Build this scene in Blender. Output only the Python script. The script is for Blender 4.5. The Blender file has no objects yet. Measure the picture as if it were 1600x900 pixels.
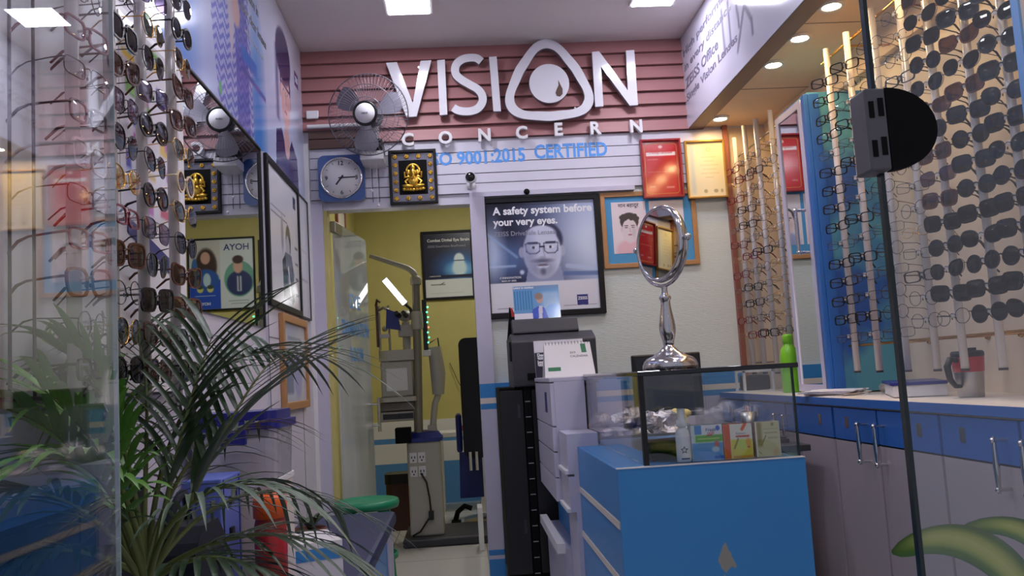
import bpy, math, random
import numpy as np
from mathutils import Vector, Matrix

random.seed(7)
C = bpy.context.scene.collection
PI = math.pi

# ------------------------------------------------------------------ camera
F, H = 1379.0, 1.05
_y = Vector((-78, 143, F)).normalized()
_z = Vector((-817, -13750, F)); _z = (_z - _y * _z.dot(_y)).normalized()
_x = _y.cross(_z)
AX = (_x, _y, _z)
cam_d = bpy.data.cameras.new('camera')
cam_d.sensor_width = 36; cam_d.lens = 36 * F / 1600
cam_d.clip_start = .02; cam_d.clip_end = 60
cam = bpy.data.objects.new('camera', cam_d); C.objects.link(cam)
cam.matrix_world = Matrix(((_x[0], -_x[1], -_x[2], 0), (_y[0], -_y[1], -_y[2], 0), (_z[0], -_z[1], -_z[2], H), (0, 0, 0, 1)))
bpy.context.scene.camera = cam

# ------------------------------------------------------------------ world, view
w = bpy.data.worlds.new('night'); bpy.context.scene.world = w
w.use_nodes = True
w.node_tree.nodes['Background'].inputs[0].default_value = (.62, .62, .75, 1)
w.node_tree.nodes['Background'].inputs[1].default_value = .38
vs = bpy.context.scene.view_settings
vs.view_transform = 'Standard'; vs.look = 'None'; vs.gamma = 1; vs.exposure = .56
vs.use_curve_mapping = False
PANEL_L, DOWN_L, EXAM_L = 42.0, 100.0, 34.0
PANEL_C, DOWN_C, EXAM_C = (.90, .88, 1.0), (1.0, .66, .30), (1.0, .97, .92)


# ------------------------------------------------------------------ pixel rays -> places in the room
def ray(x, y):
    p = Vector((x - 800, y - 450, F)); return Vector([a.dot(p) for a in AX])
def on_y(x, y, d): r = ray(x, y); return r * (d / r[1]) + Vector((0, 0, H))
def on_x(x, y, d): r = ray(x, y); return r * (d / r[0]) + Vector((0, 0, H))
def on_z(x, y, d): r = ray(x, y); return r * ((d - H) / r[2]) + Vector((0, 0, H))


# ------------------------------------------------------------------ materials
def lin(c):
    return tuple(((v / 255) / 12.92 if v / 255 <= .04045 else ((v / 255 + .055) / 1.055) ** 2.4) for v in c[:3])
def new_mat(name):
    m = bpy.data.materials.new(name); m.use_nodes = True
    return m, m.node_tree.nodes, m.node_tree.links, m.node_tree.nodes['Principled BSDF']
def mat(name, c, rough=.5, metal=0., spec=.5, var=.05, scale=9., bump=0., bscale=60., coat=0., stretch=None, emis=0.):
    m, N, L, b = new_mat(name)
    col = lin(c)
    tc = N.new('ShaderNodeTexCoord'); mp = N.new('ShaderNodeMapping')
    L.new(tc.outputs['Object'], mp.inputs[0])
    if stretch: mp.inputs['Scale'].default_value = stretch
    nz = N.new('ShaderNodeTexNoise'); nz.inputs['Scale'].default_value = scale; nz.inputs['Detail'].default_value = 4
    L.new(mp.outputs[0], nz.inputs['Vector'])
    mx = N.new('ShaderNodeMix'); mx.data_type = 'RGBA'
    mx.inputs[6].default_value = (*[v * (1 - var) for v in col], 1)
    mx.inputs[7].default_value = (*[min(1, v * (1 + var)) for v in col], 1)
    L.new(nz.outputs[0], mx.inputs[0]); L.new(mx.outputs[2], b.inputs['Base Color'])
    b.inputs['Roughness'].default_value = rough; b.inputs['Metallic'].default_value = metal
    b.inputs['Specular IOR Level'].default_value = spec; b.inputs['Coat Weight'].default_value = coat
    if emis:
        b.inputs['Emission Color'].default_value = (*col, 1); b.inputs['Emission Strength'].default_value = emis
    if bump:
        n2 = N.new('ShaderNodeTexNoise'); n2.inputs['Scale'].default_value = bscale; n2.inputs['Detail'].default_value = 3
        L.new(mp.outputs[0], n2.inputs['Vector'])
        bp = N.new('ShaderNodeBump'); bp.inputs['Strength'].default_value = bump; bp.inputs['Distance'].default_value = .01
        L.new(n2.outputs[0], bp.inputs['Height']); L.new(bp.outputs[0], b.inputs['Normal'])
    return m
def emit(name, c, s):
    m, N, L, b = new_mat(name)
    b.inputs['Base Color'].default_value = (.8, .8, .8, 1)
    b.inputs['Emission Color'].default_value = (*c, 1); b.inputs['Emission Strength'].default_value = s
    return m
def glass(name, tint=(1, 1, 1), ior=1.5, rough=0., boost=1., haze=None):
    m, N, L, b = new_mat(name); N.remove(b)
    out = N['Material Output']
    t = N.new('ShaderNodeBsdfTransparent'); t.inputs[0].default_value = (*tint, 1)
    g = N.new('ShaderNodeBsdfGlossy'); g.inputs['Roughness'].default_value = rough; g.inputs[0].default_value = (1, 1, 1, 1)
    fr = N.new('ShaderNodeFresnel'); ge = N.new('ShaderNodeNewGeometry')
    sw = N.new('ShaderNodeMapRange'); sw.inputs[3].default_value = ior; sw.inputs[4].default_value = 1 / ior   # both faces of the pane mirror alike
    L.new(ge.outputs['Backfacing'], sw.inputs[0]); L.new(sw.outputs[0], fr.inputs[0])
    mu = N.new('ShaderNodeMath'); mu.operation = 'MULTIPLY'; mu.inputs[1].default_value = boost; mu.use_clamp = True
    mx = N.new('ShaderNodeMixShader')
    L.new(fr.outputs[0], mu.inputs[0]); L.new(mu.outputs[0], mx.inputs[0])
    src = t.outputs[0]
    if haze:                                             # pale diffuse haze mixed over the clear pane
        d = N.new('ShaderNodeBsdfDiffuse'); d.inputs[0].default_value = (*haze[0], 1)
        nz = N.new('ShaderNodeTexNoise'); nz.inputs['Scale'].default_value = 3
        rm = N.new('ShaderNodeMapRange'); rm.inputs[3].default_value = haze[1] * .8; rm.inputs[4].default_value = haze[1] * 1.2
        L.new(nz.outputs[0], rm.inputs[0])
        m2 = N.new('ShaderNodeMixShader'); L.new(rm.outputs[0], m2.inputs[0])
        L.new(t.outputs[0], m2.inputs[1]); L.new(d.outputs[0], m2.inputs[2]); src = m2.outputs[0]
    L.new(src, mx.inputs[1]); L.new(g.outputs[0], mx.inputs[2]); L.new(mx.outputs[0], out.inputs[0])
    return m
def print_mat(name, rough=.32, spec=.5):
    m, N, L, b = new_mat(name)
    a = N.new('ShaderNodeAttribute'); a.attribute_name = 'ink'
    L.new(a.outputs['Color'], b.inputs['Base Color'])
    b.inputs['Roughness'].default_value = rough; b.inputs['Specular IOR Level'].default_value = spec
    return m

M = {}
M['wall'] = mat('painted_wall', (205, 202, 214), .45, var=.03)
M['laminate'] = mat('lavender_laminate', (196, 193, 212), .35, var=.03)
M['ceiling'] = mat('ceiling_paint', (226, 219, 216), .8, var=.05, scale=2)
M['paper'] = mat('ribbed_wallpaper', (206, 214, 210), .6, var=.03, bump=.35, bscale=40, stretch=(.6, 1, 9))
M['pink'] = mat('dusty_pink_board', (166, 116, 116), .5, var=.07, stretch=(.4, 1, 6))
M['brown'] = mat('brown_board', (92, 66, 58), .55, var=.15, stretch=(1, .5, 8))
M['whiteboard'] = mat('white_board', (214, 212, 224), .35, var=.03)
M['groove'] = mat('groove_shadow_gap', (105, 103, 115), .7)
M['white'] = mat('white_plastic', (225, 224, 226), .35, var=.02)
M['gloss_white'] = mat('glossy_white_acrylic', (222, 221, 228), .12, var=.01, coat=.6)
M['side_white'] = mat('grey_letter_return', (120, 118, 125), .4)
M['black'] = mat('black_plastic', (16, 16, 18), .4, var=.15)
M['matte_black'] = mat('matte_black', (9, 9, 10), .75, spec=.2, var=.2)
M['black_frame'] = mat('black_picture_frame', (16, 16, 19), .5, spec=.3, var=.15)
M['black_glass'] = mat('black_glass', (7, 8, 9), .08, var=.1, coat=.5)
M['charcoal'] = mat('charcoal_plastic', (52, 52, 58), .5, var=.08)
M['blue'] = mat('sky_blue_laminate', (58, 138, 205), .35, var=.04, scale=3)
M['blue_dark'] = mat('mid_blue_laminate', (44, 104, 182), .4, var=.04)
M['blue_side'] = mat('blue_painted_board', (84, 142, 205), .4, var=.05)
M['navy'] = mat('navy_vinyl', (34, 38, 84), .45, var=.12, bump=.08, bscale=120)
M['navy_plastic'] = mat('navy_plastic', (38, 40, 128), .3, var=.06)
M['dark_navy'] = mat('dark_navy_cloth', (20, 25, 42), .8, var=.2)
M['cream'] = mat('cream_laminate', (226, 216, 206), .4, var=.04)
M['warm_grey'] = mat('warm_grey_laminate', (178, 166, 170), .4, var=.04, scale=4, stretch=(1, 1, .2))
M['beige'] = mat('beige_panel', (222, 206, 184), .5, var=.04, stretch=(8, 8, .3))
M['soffit'] = mat('beige_soffit', (232, 208, 180), .6, var=.05)
M['soffit_edge'] = mat('brown_soffit_edge', (128, 106, 98), .5, var=.12, stretch=(1, .3, 1))
M['trim_brown'] = mat('redbrown_trim', (150, 92, 78), .45, var=.1)
M['chrome'] = mat('chrome', (205, 203, 205), .14, 1., var=.04)
M['lock_grey'] = mat('grey_lock_casting', (96, 93, 97), .4, var=.06)
M['steel'] = mat('brushed_steel', (176, 172, 170), .3, 1., var=.06)
M['brass'] = mat('brass_rail', (212, 160, 84), .25, 1., var=.1)
M['rod'] = mat('pale_acrylic_rod', (206, 200, 200), .25, var=.05, coat=.3)
M['mirror'] = mat('mirror_silvering', (205, 210, 212), .012, 1., var=.005)
M['glass'] = glass('clear_glass', (.93, .97, .96))
M['door_glass'] = glass('shopfront_glass', (.93, .955, .965), 1.52, .0, 1.25)
M['case_glass'] = glass('case_glass', (.955, .975, .975))
M['hazy_glass'] = glass('hazy_door_glass', (.85, .92, .9), haze=((.66, .70, .72), .74))  # pale haze mixed in to lighten the exam room door
M['glass_edge'] = mat('dark_glass_edge', (22, 40, 40), .15, var=.1)
M['pale_edge'] = mat('pale_glass_edge', (150, 165, 165), .2, var=.05)
M['lens_clear'] = glass('clear_lens', (.97, .97, .98), 1.5)
M['lens_dark'] = glass('dark_lens', (.016, .016, .022), 1.5, .02, .8)
M['lens_brown'] = glass('brown_lens', (.10, .045, .028), 1.5, .02, .9)
M['lens_green'] = glass('green_lens', (.05, .07, .05), 1.5, .02, .9)
M['lens_violet'] = glass('violet_lens', (.16, .12, .2), 1.5, .02, 1.1)
M['lens_amber'] = glass('amber_lens', (.62, .42, .12), 1.5, .03, 1.3)
M['f_black'] = mat('black_acetate', (14, 13, 15), .25, var=.2)
M['f_brown'] = mat('brown_acetate', (82, 44, 30), .25, var=.3, scale=60)
M['f_gun'] = mat('gunmetal_wire', (70, 68, 72), .3, .9, var=.1)
M['cage'] = mat('grey_cage_wire', (128, 126, 136), .35, .3, var=.05)
M['f_gold'] = mat('gold_wire', (210, 165, 90), .25, 1., var=.1)
M['f_clear'] = mat('clear_acetate', (205, 190, 190), .2, var=.05)
M['f_red'] = mat('wine_acetate', (120, 30, 48), .25, var=.1)
M['f_cream'] = mat('cream_acetate', (226, 205, 170), .3, var=.05)
M['pewter'] = mat('pewter_mount', (108, 106, 118), .35, .5, var=.3, scale=50)
M['gold'] = mat('gold_leaf', (228, 184, 78), .3, 1., var=.2, scale=40)
M['cork'] = mat('wooden_frame', (176, 128, 82), .5, var=.12, stretch=(12, 2, 12))
M['blue_mat'] = mat('blue_mount_board', (72, 148, 198), .6, var=.05)
M['red'] = mat('red_card', (186, 44, 48), .3, var=.04)
M['red_edge'] = mat('red_frame', (148, 30, 36), .3, var=.06)
M['gilt'] = mat('gilt_frame', (190, 150, 80), .3, .7, var=.1)
M['ink'] = print_mat('printed_sheet')
M['ink_gloss'] = print_mat('glossy_print', .12, .6)
M['t_white'] = mat('white_ink', (235, 236, 240), .4, var=.01)
M['t_grey'] = mat('grey_ink', (140, 140, 158), .5, var=.02)
M['t_mid'] = mat('mid_grey_ink', (112, 108, 128), .5, var=.02)
M['t_dark'] = mat('dark_ink', (40, 40, 52), .5, var=.02)
M['t_blue'] = mat('sky_blue_vinyl_letters', (92, 160, 235), .4, var=.02)
M['t_navy'] = mat('navy_ink', (46, 48, 120), .4, var=.02)
M['t_green'] = mat('green_ink', (40, 118, 76), .5, var=.02)
M['t_gold'] = mat('gold_ink', (208, 160, 76), .4, var=.02)
M['t_red'] = mat('red_ink', (205, 60, 40), .5, var=.02)
M['t_orange'] = mat('orange_ink', (222, 96, 32), .5, var=.02)
M['clock_blue'] = mat('clock_blue_shell', (54, 88, 148), .25, var=.05, coat=.5)
M['fan_blade'] = mat('smoky_fan_blade', (120, 118, 130), .35, var=.05)
M['leaf'] = mat('palm_leaf', (46, 70, 40), .4, var=.3, scale=14, bump=.1)  # darker copy of the palm green for the dimly lit fronds
M['leaf_lit'] = mat('lit_palm_leaf', (94, 142, 58), .4, var=.3, scale=14)  # brighter copy of the palm green, light painted into the colour
M['leaf_pale'] = mat('pale_palm_leaf', (86, 106, 82), .4, var=.25, scale=14)
M['stalk'] = mat('palm_stalk', (92, 104, 52), .5, var=.2)
M['terracotta'] = mat('terracotta', (116, 62, 44), .7, var=.2)
M['soil'] = mat('soil', (46, 34, 26), .95, var=.3, scale=50, bump=.5)
M['green_plastic'] = mat('green_plastic', (34, 140, 98), .35, var=.05)
M['green_bottle'] = mat('lime_plastic', (132, 208, 44), .3, var=.04)
M['orange'] = mat('orange_lid', (236, 98, 24), .35, var=.06)
M['jar_red'] = mat('red_wrapper', (150, 52, 36), .4, var=.2, scale=30)
M['tub'] = glass('cloudy_tub', (.82, .82, .86), 1.45, .2, .8, ((.6, .6, .64), .45))
M['periwinkle'] = mat('periwinkle_card', (98, 116, 196), .5, var=.05)
M['machine'] = mat('putty_machine_plastic', (176, 172, 164), .4, var=.04)
M['machine_dark'] = mat('grey_machine_metal', (128, 122, 112), .35, .3, var=.05)
M['bin_brown'] = mat('brown_plastic', (72, 40, 30), .5, var=.1)
M['mug_red'] = mat('red_mug_band', (172, 26, 42), .3, var=.05)
M['foil'] = mat('crumpled_clear_wrap', (188, 186, 194), .18, .55, var=.15, scale=60, bump=.6, bscale=80)
M['leather'] = mat('brown_leather', (138, 92, 80), .5, var=.15, bump=.1)
M['yellow_cloth'] = mat('yellow_cloth', (210, 196, 120), .7, var=.1)
M['seat_navy'] = mat('navy_upholstery', (24, 26, 42), .7, var=.15)
M['royal'] = mat('royal_blue_vinyl', (36, 48, 132), .4, var=.08)
M['led_green'] = emit('green_indicator', (.05, 1., .35), 3.)
M['led_red'] = emit('red_indicator', (1., .1, .05), 2.)
M['panel_on'] = emit('lit_diffuser', PANEL_C, PANEL_L)
M['down_on'] = emit('lit_warm_lamp', DOWN_C, DOWN_L)
M['exam_on'] = emit('lit_exam_diffuser', EXAM_C, EXAM_L)

def floor_mat():
    m, N, L, b = new_mat('white_floor_tile')
    tc = N.new('ShaderNodeTexCoord')
    br = N.new('ShaderNodeTexBrick'); br.offset = 0; br.inputs['Scale'].default_value = 1
    for k, v in (('Brick Width', .6), ('Row Height', .6), ('Mortar Size', .004)): br.inputs[k].default_value = v
    br.inputs['Color1'].default_value = (*lin((206, 202, 194)), 1); br.inputs['Color2'].default_value = (*lin((200, 196, 190)), 1)
    br.inputs['Mortar'].default_value = (*lin((150, 145, 138)), 1)
    L.new(tc.outputs['Object'], br.inputs['Vector']); L.new(br.outputs['Color'], b.inputs['Base Color'])
    b.inputs['Roughness'].default_value = .18
    return m
M['floor'] = floor_mat()

def swirl_wall():
    m, N, L, b = new_mat('olive_swirl_wallpaper')
    tc = N.new('ShaderNodeTexCoord'); mp = N.new('ShaderNodeMapping'); L.new(tc.outputs['Object'], mp.inputs[0])
    mp.inputs['Scale'].default_value = (1, 0, 1)
    nz = N.new('ShaderNodeTexNoise'); nz.inputs['Scale'].default_value = 5; L.new(mp.outputs[0], nz.inputs['Vector'])
    mx = N.new('ShaderNodeMix'); mx.data_type = 'RGBA'
    mx.inputs[6].default_value = (*lin((186, 176, 104)), 1); mx.inputs[7].default_value = (*lin((206, 196, 128)), 1)
    L.new(nz.outputs[0], mx.inputs[0])
    vo = N.new('ShaderNodeTexVoronoi'); vo.inputs['Scale'].default_value = 1.9; vo.inputs['Randomness'].default_value = .55
    L.new(mp.outputs[0], vo.inputs['Vector'])
    m1 = N.new('ShaderNodeMath'); m1.operation = 'MULTIPLY'; m1.inputs[1].default_value = 62; L.new(vo.outputs['Distance'], m1.inputs[0])
    sn = N.new('ShaderNodeMath'); sn.operation = 'SINE'; L.new(m1.outputs[0], sn.inputs[0])
    g1 = N.new('ShaderNodeMath'); g1.operation = 'GREATER_THAN'; g1.inputs[1].default_value = .45; L.new(sn.outputs[0], g1.inputs[0])
    l1 = N.new('ShaderNodeMath'); l1.operation = 'LESS_THAN'; l1.inputs[1].default_value = .15; L.new(vo.outputs['Distance'], l1.inputs[0])
    mu = N.new('ShaderNodeMath'); mu.operation = 'MULTIPLY'; L.new(g1.outputs[0], mu.inputs[0]); L.new(l1.outputs[0], mu.inputs[1])
    hf = N.new('ShaderNodeMath'); hf.operation = 'MULTIPLY'; hf.inputs[1].default_value = .5; L.new(mu.outputs[0], hf.inputs[0])
    m2 = N.new('ShaderNodeMix'); m2.data_type = 'RGBA'; m2.inputs[7].default_value = (*lin((120, 150, 60)), 1)
    L.new(hf.outputs[0], m2.inputs[0]); L.new(mx.outputs[2], m2.inputs[6]); L.new(m2.outputs[2], b.inputs['Base Color'])
    b.inputs['Roughness'].default_value = .6
    return m
M['swirl'] = swirl_wall()

def mottled_blue():
    m, N, L, b = new_mat('blue_teal_mottled_print')
    tc = N.new('ShaderNodeTexCoord')
    nz = N.new('ShaderNodeTexNoise'); nz.inputs['Scale'].default_value = 3.2; nz.inputs['Detail'].default_value = 3
    L.new(tc.outputs['Object'], nz.inputs['Vector'])
    cr = N.new('ShaderNodeValToRGB'); e = cr.color_ramp.elements
    e[0].position = .40; e[0].color = (*lin((46, 96, 176)), 1); e[1].position = .56; e[1].color = (*lin((92, 168, 190)), 1)
    L.new(nz.outputs[0], cr.inputs[0]); L.new(cr.outputs[0], b.inputs['Base Color']); b.inputs['Roughness'].default_value = .35
    return m
M['mottled'] = mottled_blue()

def worn_blue():
    m, N, L, b = new_mat('worn_blue_laminate')
    tc = N.new('ShaderNodeTexCoord'); mp = N.new('ShaderNodeMapping'); L.new(tc.outputs['Object'], mp.inputs[0])
    sp = N.new('ShaderNodeVectorMath'); sp.operation = 'SUBTRACT'; sp.inputs[1].default_value = (.02, -.525, .53)
    L.new(tc.outputs['Object'], sp.inputs[0])
    ln = N.new('ShaderNodeVectorMath'); ln.operation = 'LENGTH'
    sc = N.new('ShaderNodeVectorMath'); sc.operation = 'MULTIPLY'; sc.inputs[1].default_value = (1.5, .0, .55)
    L.new(sp.outputs[0], sc.inputs[0]); L.new(sc.outputs[0], ln.inputs[0])
    nz = N.new('ShaderNodeTexNoise'); nz.inputs['Scale'].default_value = 34; nz.inputs['Detail'].default_value = 4
    L.new(tc.outputs['Object'], nz.inputs['Vector'])
    ad = N.new('ShaderNodeMath'); ad.operation = 'MULTIPLY_ADD'; ad.inputs[1].default_value = .17; L.new(nz.outputs[0], ad.inputs[0]); L.new(ln.outputs['Value'], ad.inputs[2])
    lt = N.new('ShaderNodeMath'); lt.operation = 'LESS_THAN'; lt.inputs[1].default_value = .105; L.new(ad.outputs[0], lt.inputs[0])
    mx = N.new('ShaderNodeMix'); mx.data_type = 'RGBA'
    mx.inputs[6].default_value = (*lin((58, 138, 205)), 1); mx.inputs[7].default_value = (*lin((150, 150, 142)), 1)
    L.new(lt.outputs[0], mx.inputs[0]); L.new(mx.outputs[2], b.inputs['Base Color']); b.inputs['Roughness'].default_value = .4
    return m
M['worn_blue'] = worn_blue()


# ------------------------------------------------------------------ geometry helpers
ORG = {}
def org(o): return ORG.get(o.name, Vector((0, 0, 0)))
def tag(o, label=None, cat=None, group=None, kind=None):
    if label: o['label'] = label
    if cat: o['category'] = cat
    if group: o['group'] = group
    if kind: o['kind'] = kind
    return o
def thing(name, label, cat, loc=(0, 0, 0), group=None):
    o = bpy.data.objects.new(name, None); C.objects.link(o); o.empty_display_size = .05
    o.location = loc; ORG[o.name] = Vector(loc)
    return tag(o, label, cat, group)

class MB:
    def __init__(s): s.v = []; s.f = []; s.m = []; s.s = []
    def add(s, vs, fs, m=0, smooth=False):
        b = len(s.v); s.v += [tuple(v) for v in vs]
        for f in fs: s.f.append([b + i for i in f]); s.m.append(m); s.s.append(smooth)
        return s
    def box(s, x0, x1, y0, y1, z0, z1, m=0):
        vs = [(x, y, z) for z in (z0, z1) for y in (y0, y1) for x in (x0, x1)]
        return s.add(vs, [(0, 2, 3, 1), (4, 5, 7, 6), (0, 1, 5, 4), (2, 6, 7, 3), (0, 4, 6, 2), (1, 3, 7, 5)], m)
    def obox(s, c, u, v, n, a, b, d, m=0):                # oriented box: half sizes a, b, d
        c, u, v, n = map(Vector, (c, u, v, n))
        vs = [c + u * (a * i) + v * (b * j) + n * (d * k) for k in (-1, 1) for j in (-1, 1) for i in (-1, 1)]
        return s.add(vs, [(0, 2, 3, 1), (4, 5, 7, 6), (0, 1, 5, 4), (2, 6, 7, 3), (0, 4, 6, 2), (1, 3, 7, 5)], m)
    def prism(s, pts, o, u, v, d, m=0, side=None, smooth=False):  # 2D outline on plane (o,u,v), extruded by vector d
        o, u, v, d = map(Vector, (o, u, v, d)); n = len(pts)
        a = [o + u * p[0] + v * p[1] for p in pts]
        s.add(a, [list(range(n))[::-1]], m); s.add([p + d for p in a], [list(range(n))], m)
        s.add(a + [p + d for p in a], [(i, (i + 1) % n, n + (i + 1) % n, n + i) for i in range(n)], m if side is None else side, smooth)
        return s
    def ring(s, outer, inner, o, u, v, d, m=0, side=None):        # loop strip with thickness
        o, u, v, d = map(Vector, (o, u, v, d)); n = len(outer)
        P = lambda L, k: [o + u * p[0] + v * p[1] + d * k for p in L]
        vs = P(outer, 0) + P(inner, 0) + P(outer, 1) + P(inner, 1)
        q = lambda a, b: [(a * n + i, a * n + (i + 1) % n, b * n + (i + 1) % n, b * n + i) for i in range(n)]
        s.add(vs, q(0, 1) + q(3, 2), m); s.add(vs, q(2, 0) + q(1, 3), m if side is None else side, True)
        return s
    def tube(s, path, r, n=8, closed=False, m=0, cap=True):
        P = [Vector(p) for p in path]; k = len(P)
        rr = r if isinstance(r, (list, tuple)) else [r] * k
        vs = []; up = None
        for i in range(k):
            t = (P[(i + 1) % k] - P[i - 1]) if closed else (P[min(i + 1, k - 1)] - P[max(i - 1, 0)])
            t = t.normalized() if t.length > 1e-9 else Vector((0, 0, 1))
            if up is None: up = t.orthogonal().normalized()
            up = (up - t * up.dot(t)); up = up.normalized() if up.length > 1e-6 else t.orthogonal().normalized()
            b = t.cross(up)
            vs += [P[i] + (up * math.cos(2 * PI * j / n) + b * math.sin(2 * PI * j / n)) * rr[i] for j in range(n)]
        fs = []
        for i in range(k if closed else k - 1):
            for j in range(n):
                a, c = i * n, ((i + 1) % k) * n
                fs.append((a + j, a + (j + 1) % n, c + (j + 1) % n, c + j))
        s.add(vs, fs, m, True)
        if cap and not closed:
            s.add(vs[:n], [list(range(n))[::-1]], m); s.add(vs[-n:], [list(range(n))], m)
        return s
    def lathe(s, prof, c, axis=(0, 0, 1), n=24, m=0, smooth=True):
        c, ax = Vector(c), Vector(axis).normalized(); u = ax.orthogonal().normalized(); v = ax.cross(u)
        if abs(ax.z) > .99: u, v = Vector((1, 0, 0)), Vector((0, 1, 0))
        vs = []
        for r, z in prof:
            vs += [c + ax * z + (u * math.cos(2 * PI * j / n) + v * math.sin(2 * PI * j / n)) * max(r, 1e-5) for j in range(n)]
        fs = [(i * n + j, i * n + (j + 1) % n, (i + 1) * n + (j + 1) % n, (i + 1) * n + j) for i in range(len(prof) - 1) for j in range(n)]
        return s.add(vs, fs, m, smooth)
    def ball(s, c, rx, ry=None, rz=None, n=14, m=0, rot=None):
        ry = ry or rx; rz = rz or rx; c = Vector(c); vs = []; k = max(4, n // 2)
        for i in range(k + 1):
            a = PI * i / k - PI / 2
            for j in range(n):
                p = Vector((rx * math.cos(a) * math.cos(2 * PI * j / n), ry * math.cos(a) * math.sin(2 * PI * j / n), rz * math.sin(a)))
                vs.append(c + (rot @ p if rot else p))
        fs = [(i * n + j, i * n + (j + 1) % n, (i + 1) * n + (j + 1) % n, (i + 1) * n + j) for i in range(k) for j in range(n)]
        return s.add(vs, fs, m, True)
    def text(s, body, o, u, v, w=None, h=None, d=.0006, m=0, bold=0., cx=0., cy=0.):
        """lettering set on plane (o,u,v); w/h fit the whole line; cx,cy shift by that share of its size"""
        cu = bpy.data.curves.new('t', 'FONT'); cu.body = body; cu.size = 1; cu.extrude = .01; cu.offset = bold; cu.resolution_u = 3
        ob = bpy.data.objects.new('t', cu); C.objects.link(ob)
        dg = bpy.context.evaluated_depsgraph_get(); ev = ob.evaluated_get(dg); me = ev.to_mesh()
        vs = [x.co.copy() for x in me.vertices]; fs = [list(p.vertices) for p in me.polygons]
        ev.to_mesh_clear(); bpy.data.objects.remove(ob); bpy.data.curves.remove(cu)
        if not vs: return s
        x0 = min(p.x for p in vs); x1 = max(p.x for p in vs); y0 = min(p.y for p in vs); y1 = max(p.y for p in vs)
        sx = w / (x1 - x0) if w else None; sy = h / (y1 - y0) if h else None
        sx = sx or sy; sy = sy or sx
        o, u, v = Vector(o), Vector(u).normalized(), Vector(v).normalized(); nn = u.cross(v)
        W, Hh = (x1 - x0) * sx, (y1 - y0) * sy
        return s.add([o + u * ((p.x - x0) * sx - cx * W) + v * ((p.y - y0) * sy - cy * Hh) + nn * (d * (p.z + .01) / .02) for p in vs], fs, m)
    def build(s, name, mats, parent=None, bevel=0., local=False):
        me = bpy.data.meshes.new(name)
        if not isinstance(mats, (list, tuple)): mats = [mats]
        if parent: o0 = org(parent)
        elif local: o0 = Vector((0, 0, 0))
        else:
            A = np.array(s.v); o0 = Vector(((A[:, 0].min() + A[:, 0].max()) / 2, (A[:, 1].min() + A[:, 1].max()) / 2, A[:, 2].min()))
        me.from_pydata([Vector(p) - o0 for p in s.v], [], s.f)
        for x in mats: me.materials.append(M[x] if isinstance(x, str) else x)
        me.polygons.foreach_set('material_index', s.m); me.polygons.foreach_set('use_smooth', s.s)
        me.update()
        ob = bpy.data.objects.new(name, me); C.objects.link(ob)
        if parent: ob.parent = parent
        else: ob.location = o0
        ORG[ob.name] = o0.copy()
        if bevel:
            b = ob.modifiers.new('bevel', 'BEVEL'); b.width = bevel; b.segments = 2; b.limit_method = 'ANGLE'; b.angle_limit = .7
        return ob

def struct(name, mb, mats, bevel=0.):
    o = mb.build(name, mats, None, bevel); o['kind'] = 'structure'; return o
def circle(r, n=32, cx=0, cy=0, ry=None, a0=0.): return [(cx + r * math.cos(a0 + 2 * PI * i / n), cy + (ry or r) * math.sin(a0 + 2 * PI * i / n)) for i in range(n)]
def rrect(w, h, r, k=5, cx=0, cy=0):
    out = []
    for sx, sy, a in ((1, 1, 0), (-1, 1, PI / 2), (-1, -1, PI), (1, -1, 1.5 * PI)):
        for i in range(k + 1):
            t = a + PI / 2 * i / k
            out.append((cx + sx * (w / 2 - r) + r * math.cos(t), cy + sy * (h / 2 - r) + r * math.sin(t)))
    return out
def bez(a, b, c, n=12, d=None):
    a, b, c = Vector(a), Vector(b), Vector(c)
    if d is None: return [a * (1 - t) ** 2 + b * 2 * t * (1 - t) + c * t * t for t in [i / n for i in range(n + 1)]]
    d = Vector(d); return [a * (1 - t) ** 3 + b * 3 * t * (1 - t) ** 2 + c * 3 * t * t * (1 - t) + d * t ** 3 for t in [i / n for i in range(n + 1)]]
def stroke(path, wd):                                      # even-width ribbon outline along a 2D path
    L, R = [], []
    for i, p in enumerate(path):
        q0, q1 = path[max(i - 1, 0)], path[min(i + 1, len(path) - 1)]
        dx, dy = q1[0] - q0[0], q1[1] - q0[1]; l = math.hypot(dx, dy) or 1
        L.append((p[0] - dy / l * wd / 2, p[1] + dx / l * wd / 2)); R.append((p[0] + dy / l * wd / 2, p[1] - dx / l * wd / 2))
    return L, R
def ribbon(mb, path, wd, o, u, v, d, m=0, side=None):
    L, R = stroke(path, wd); o, u, v, d = map(Vector, (o, u, v, d)); n = len(path)
    P = lambda Q, k: [o + u * p[0] + v * p[1] + d * k for p in Q]
    vs = P(L, 0) + P(R, 0) + P(L, 1) + P(R, 1)
    mb.add(vs, [(i, n + i, n + i + 1, i + 1) for i in range(n - 1)] + [(2 * n + i, 2 * n + i + 1, 3 * n + i + 1, 3 * n + i) for i in range(n - 1)], m)
    mb.add(vs, [(i, i + 1, 2 * n + i + 1, 2 * n + i) for i in range(n - 1)] + [(n + i, 3 * n + i, 3 * n + i + 1, n + i + 1) for i in range(n - 1)] + [(0, 2 * n, 3 * n, n), (n - 1, 2 * n - 1, 4 * n - 1, 3 * n - 1)], m if side is None else side)

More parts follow.
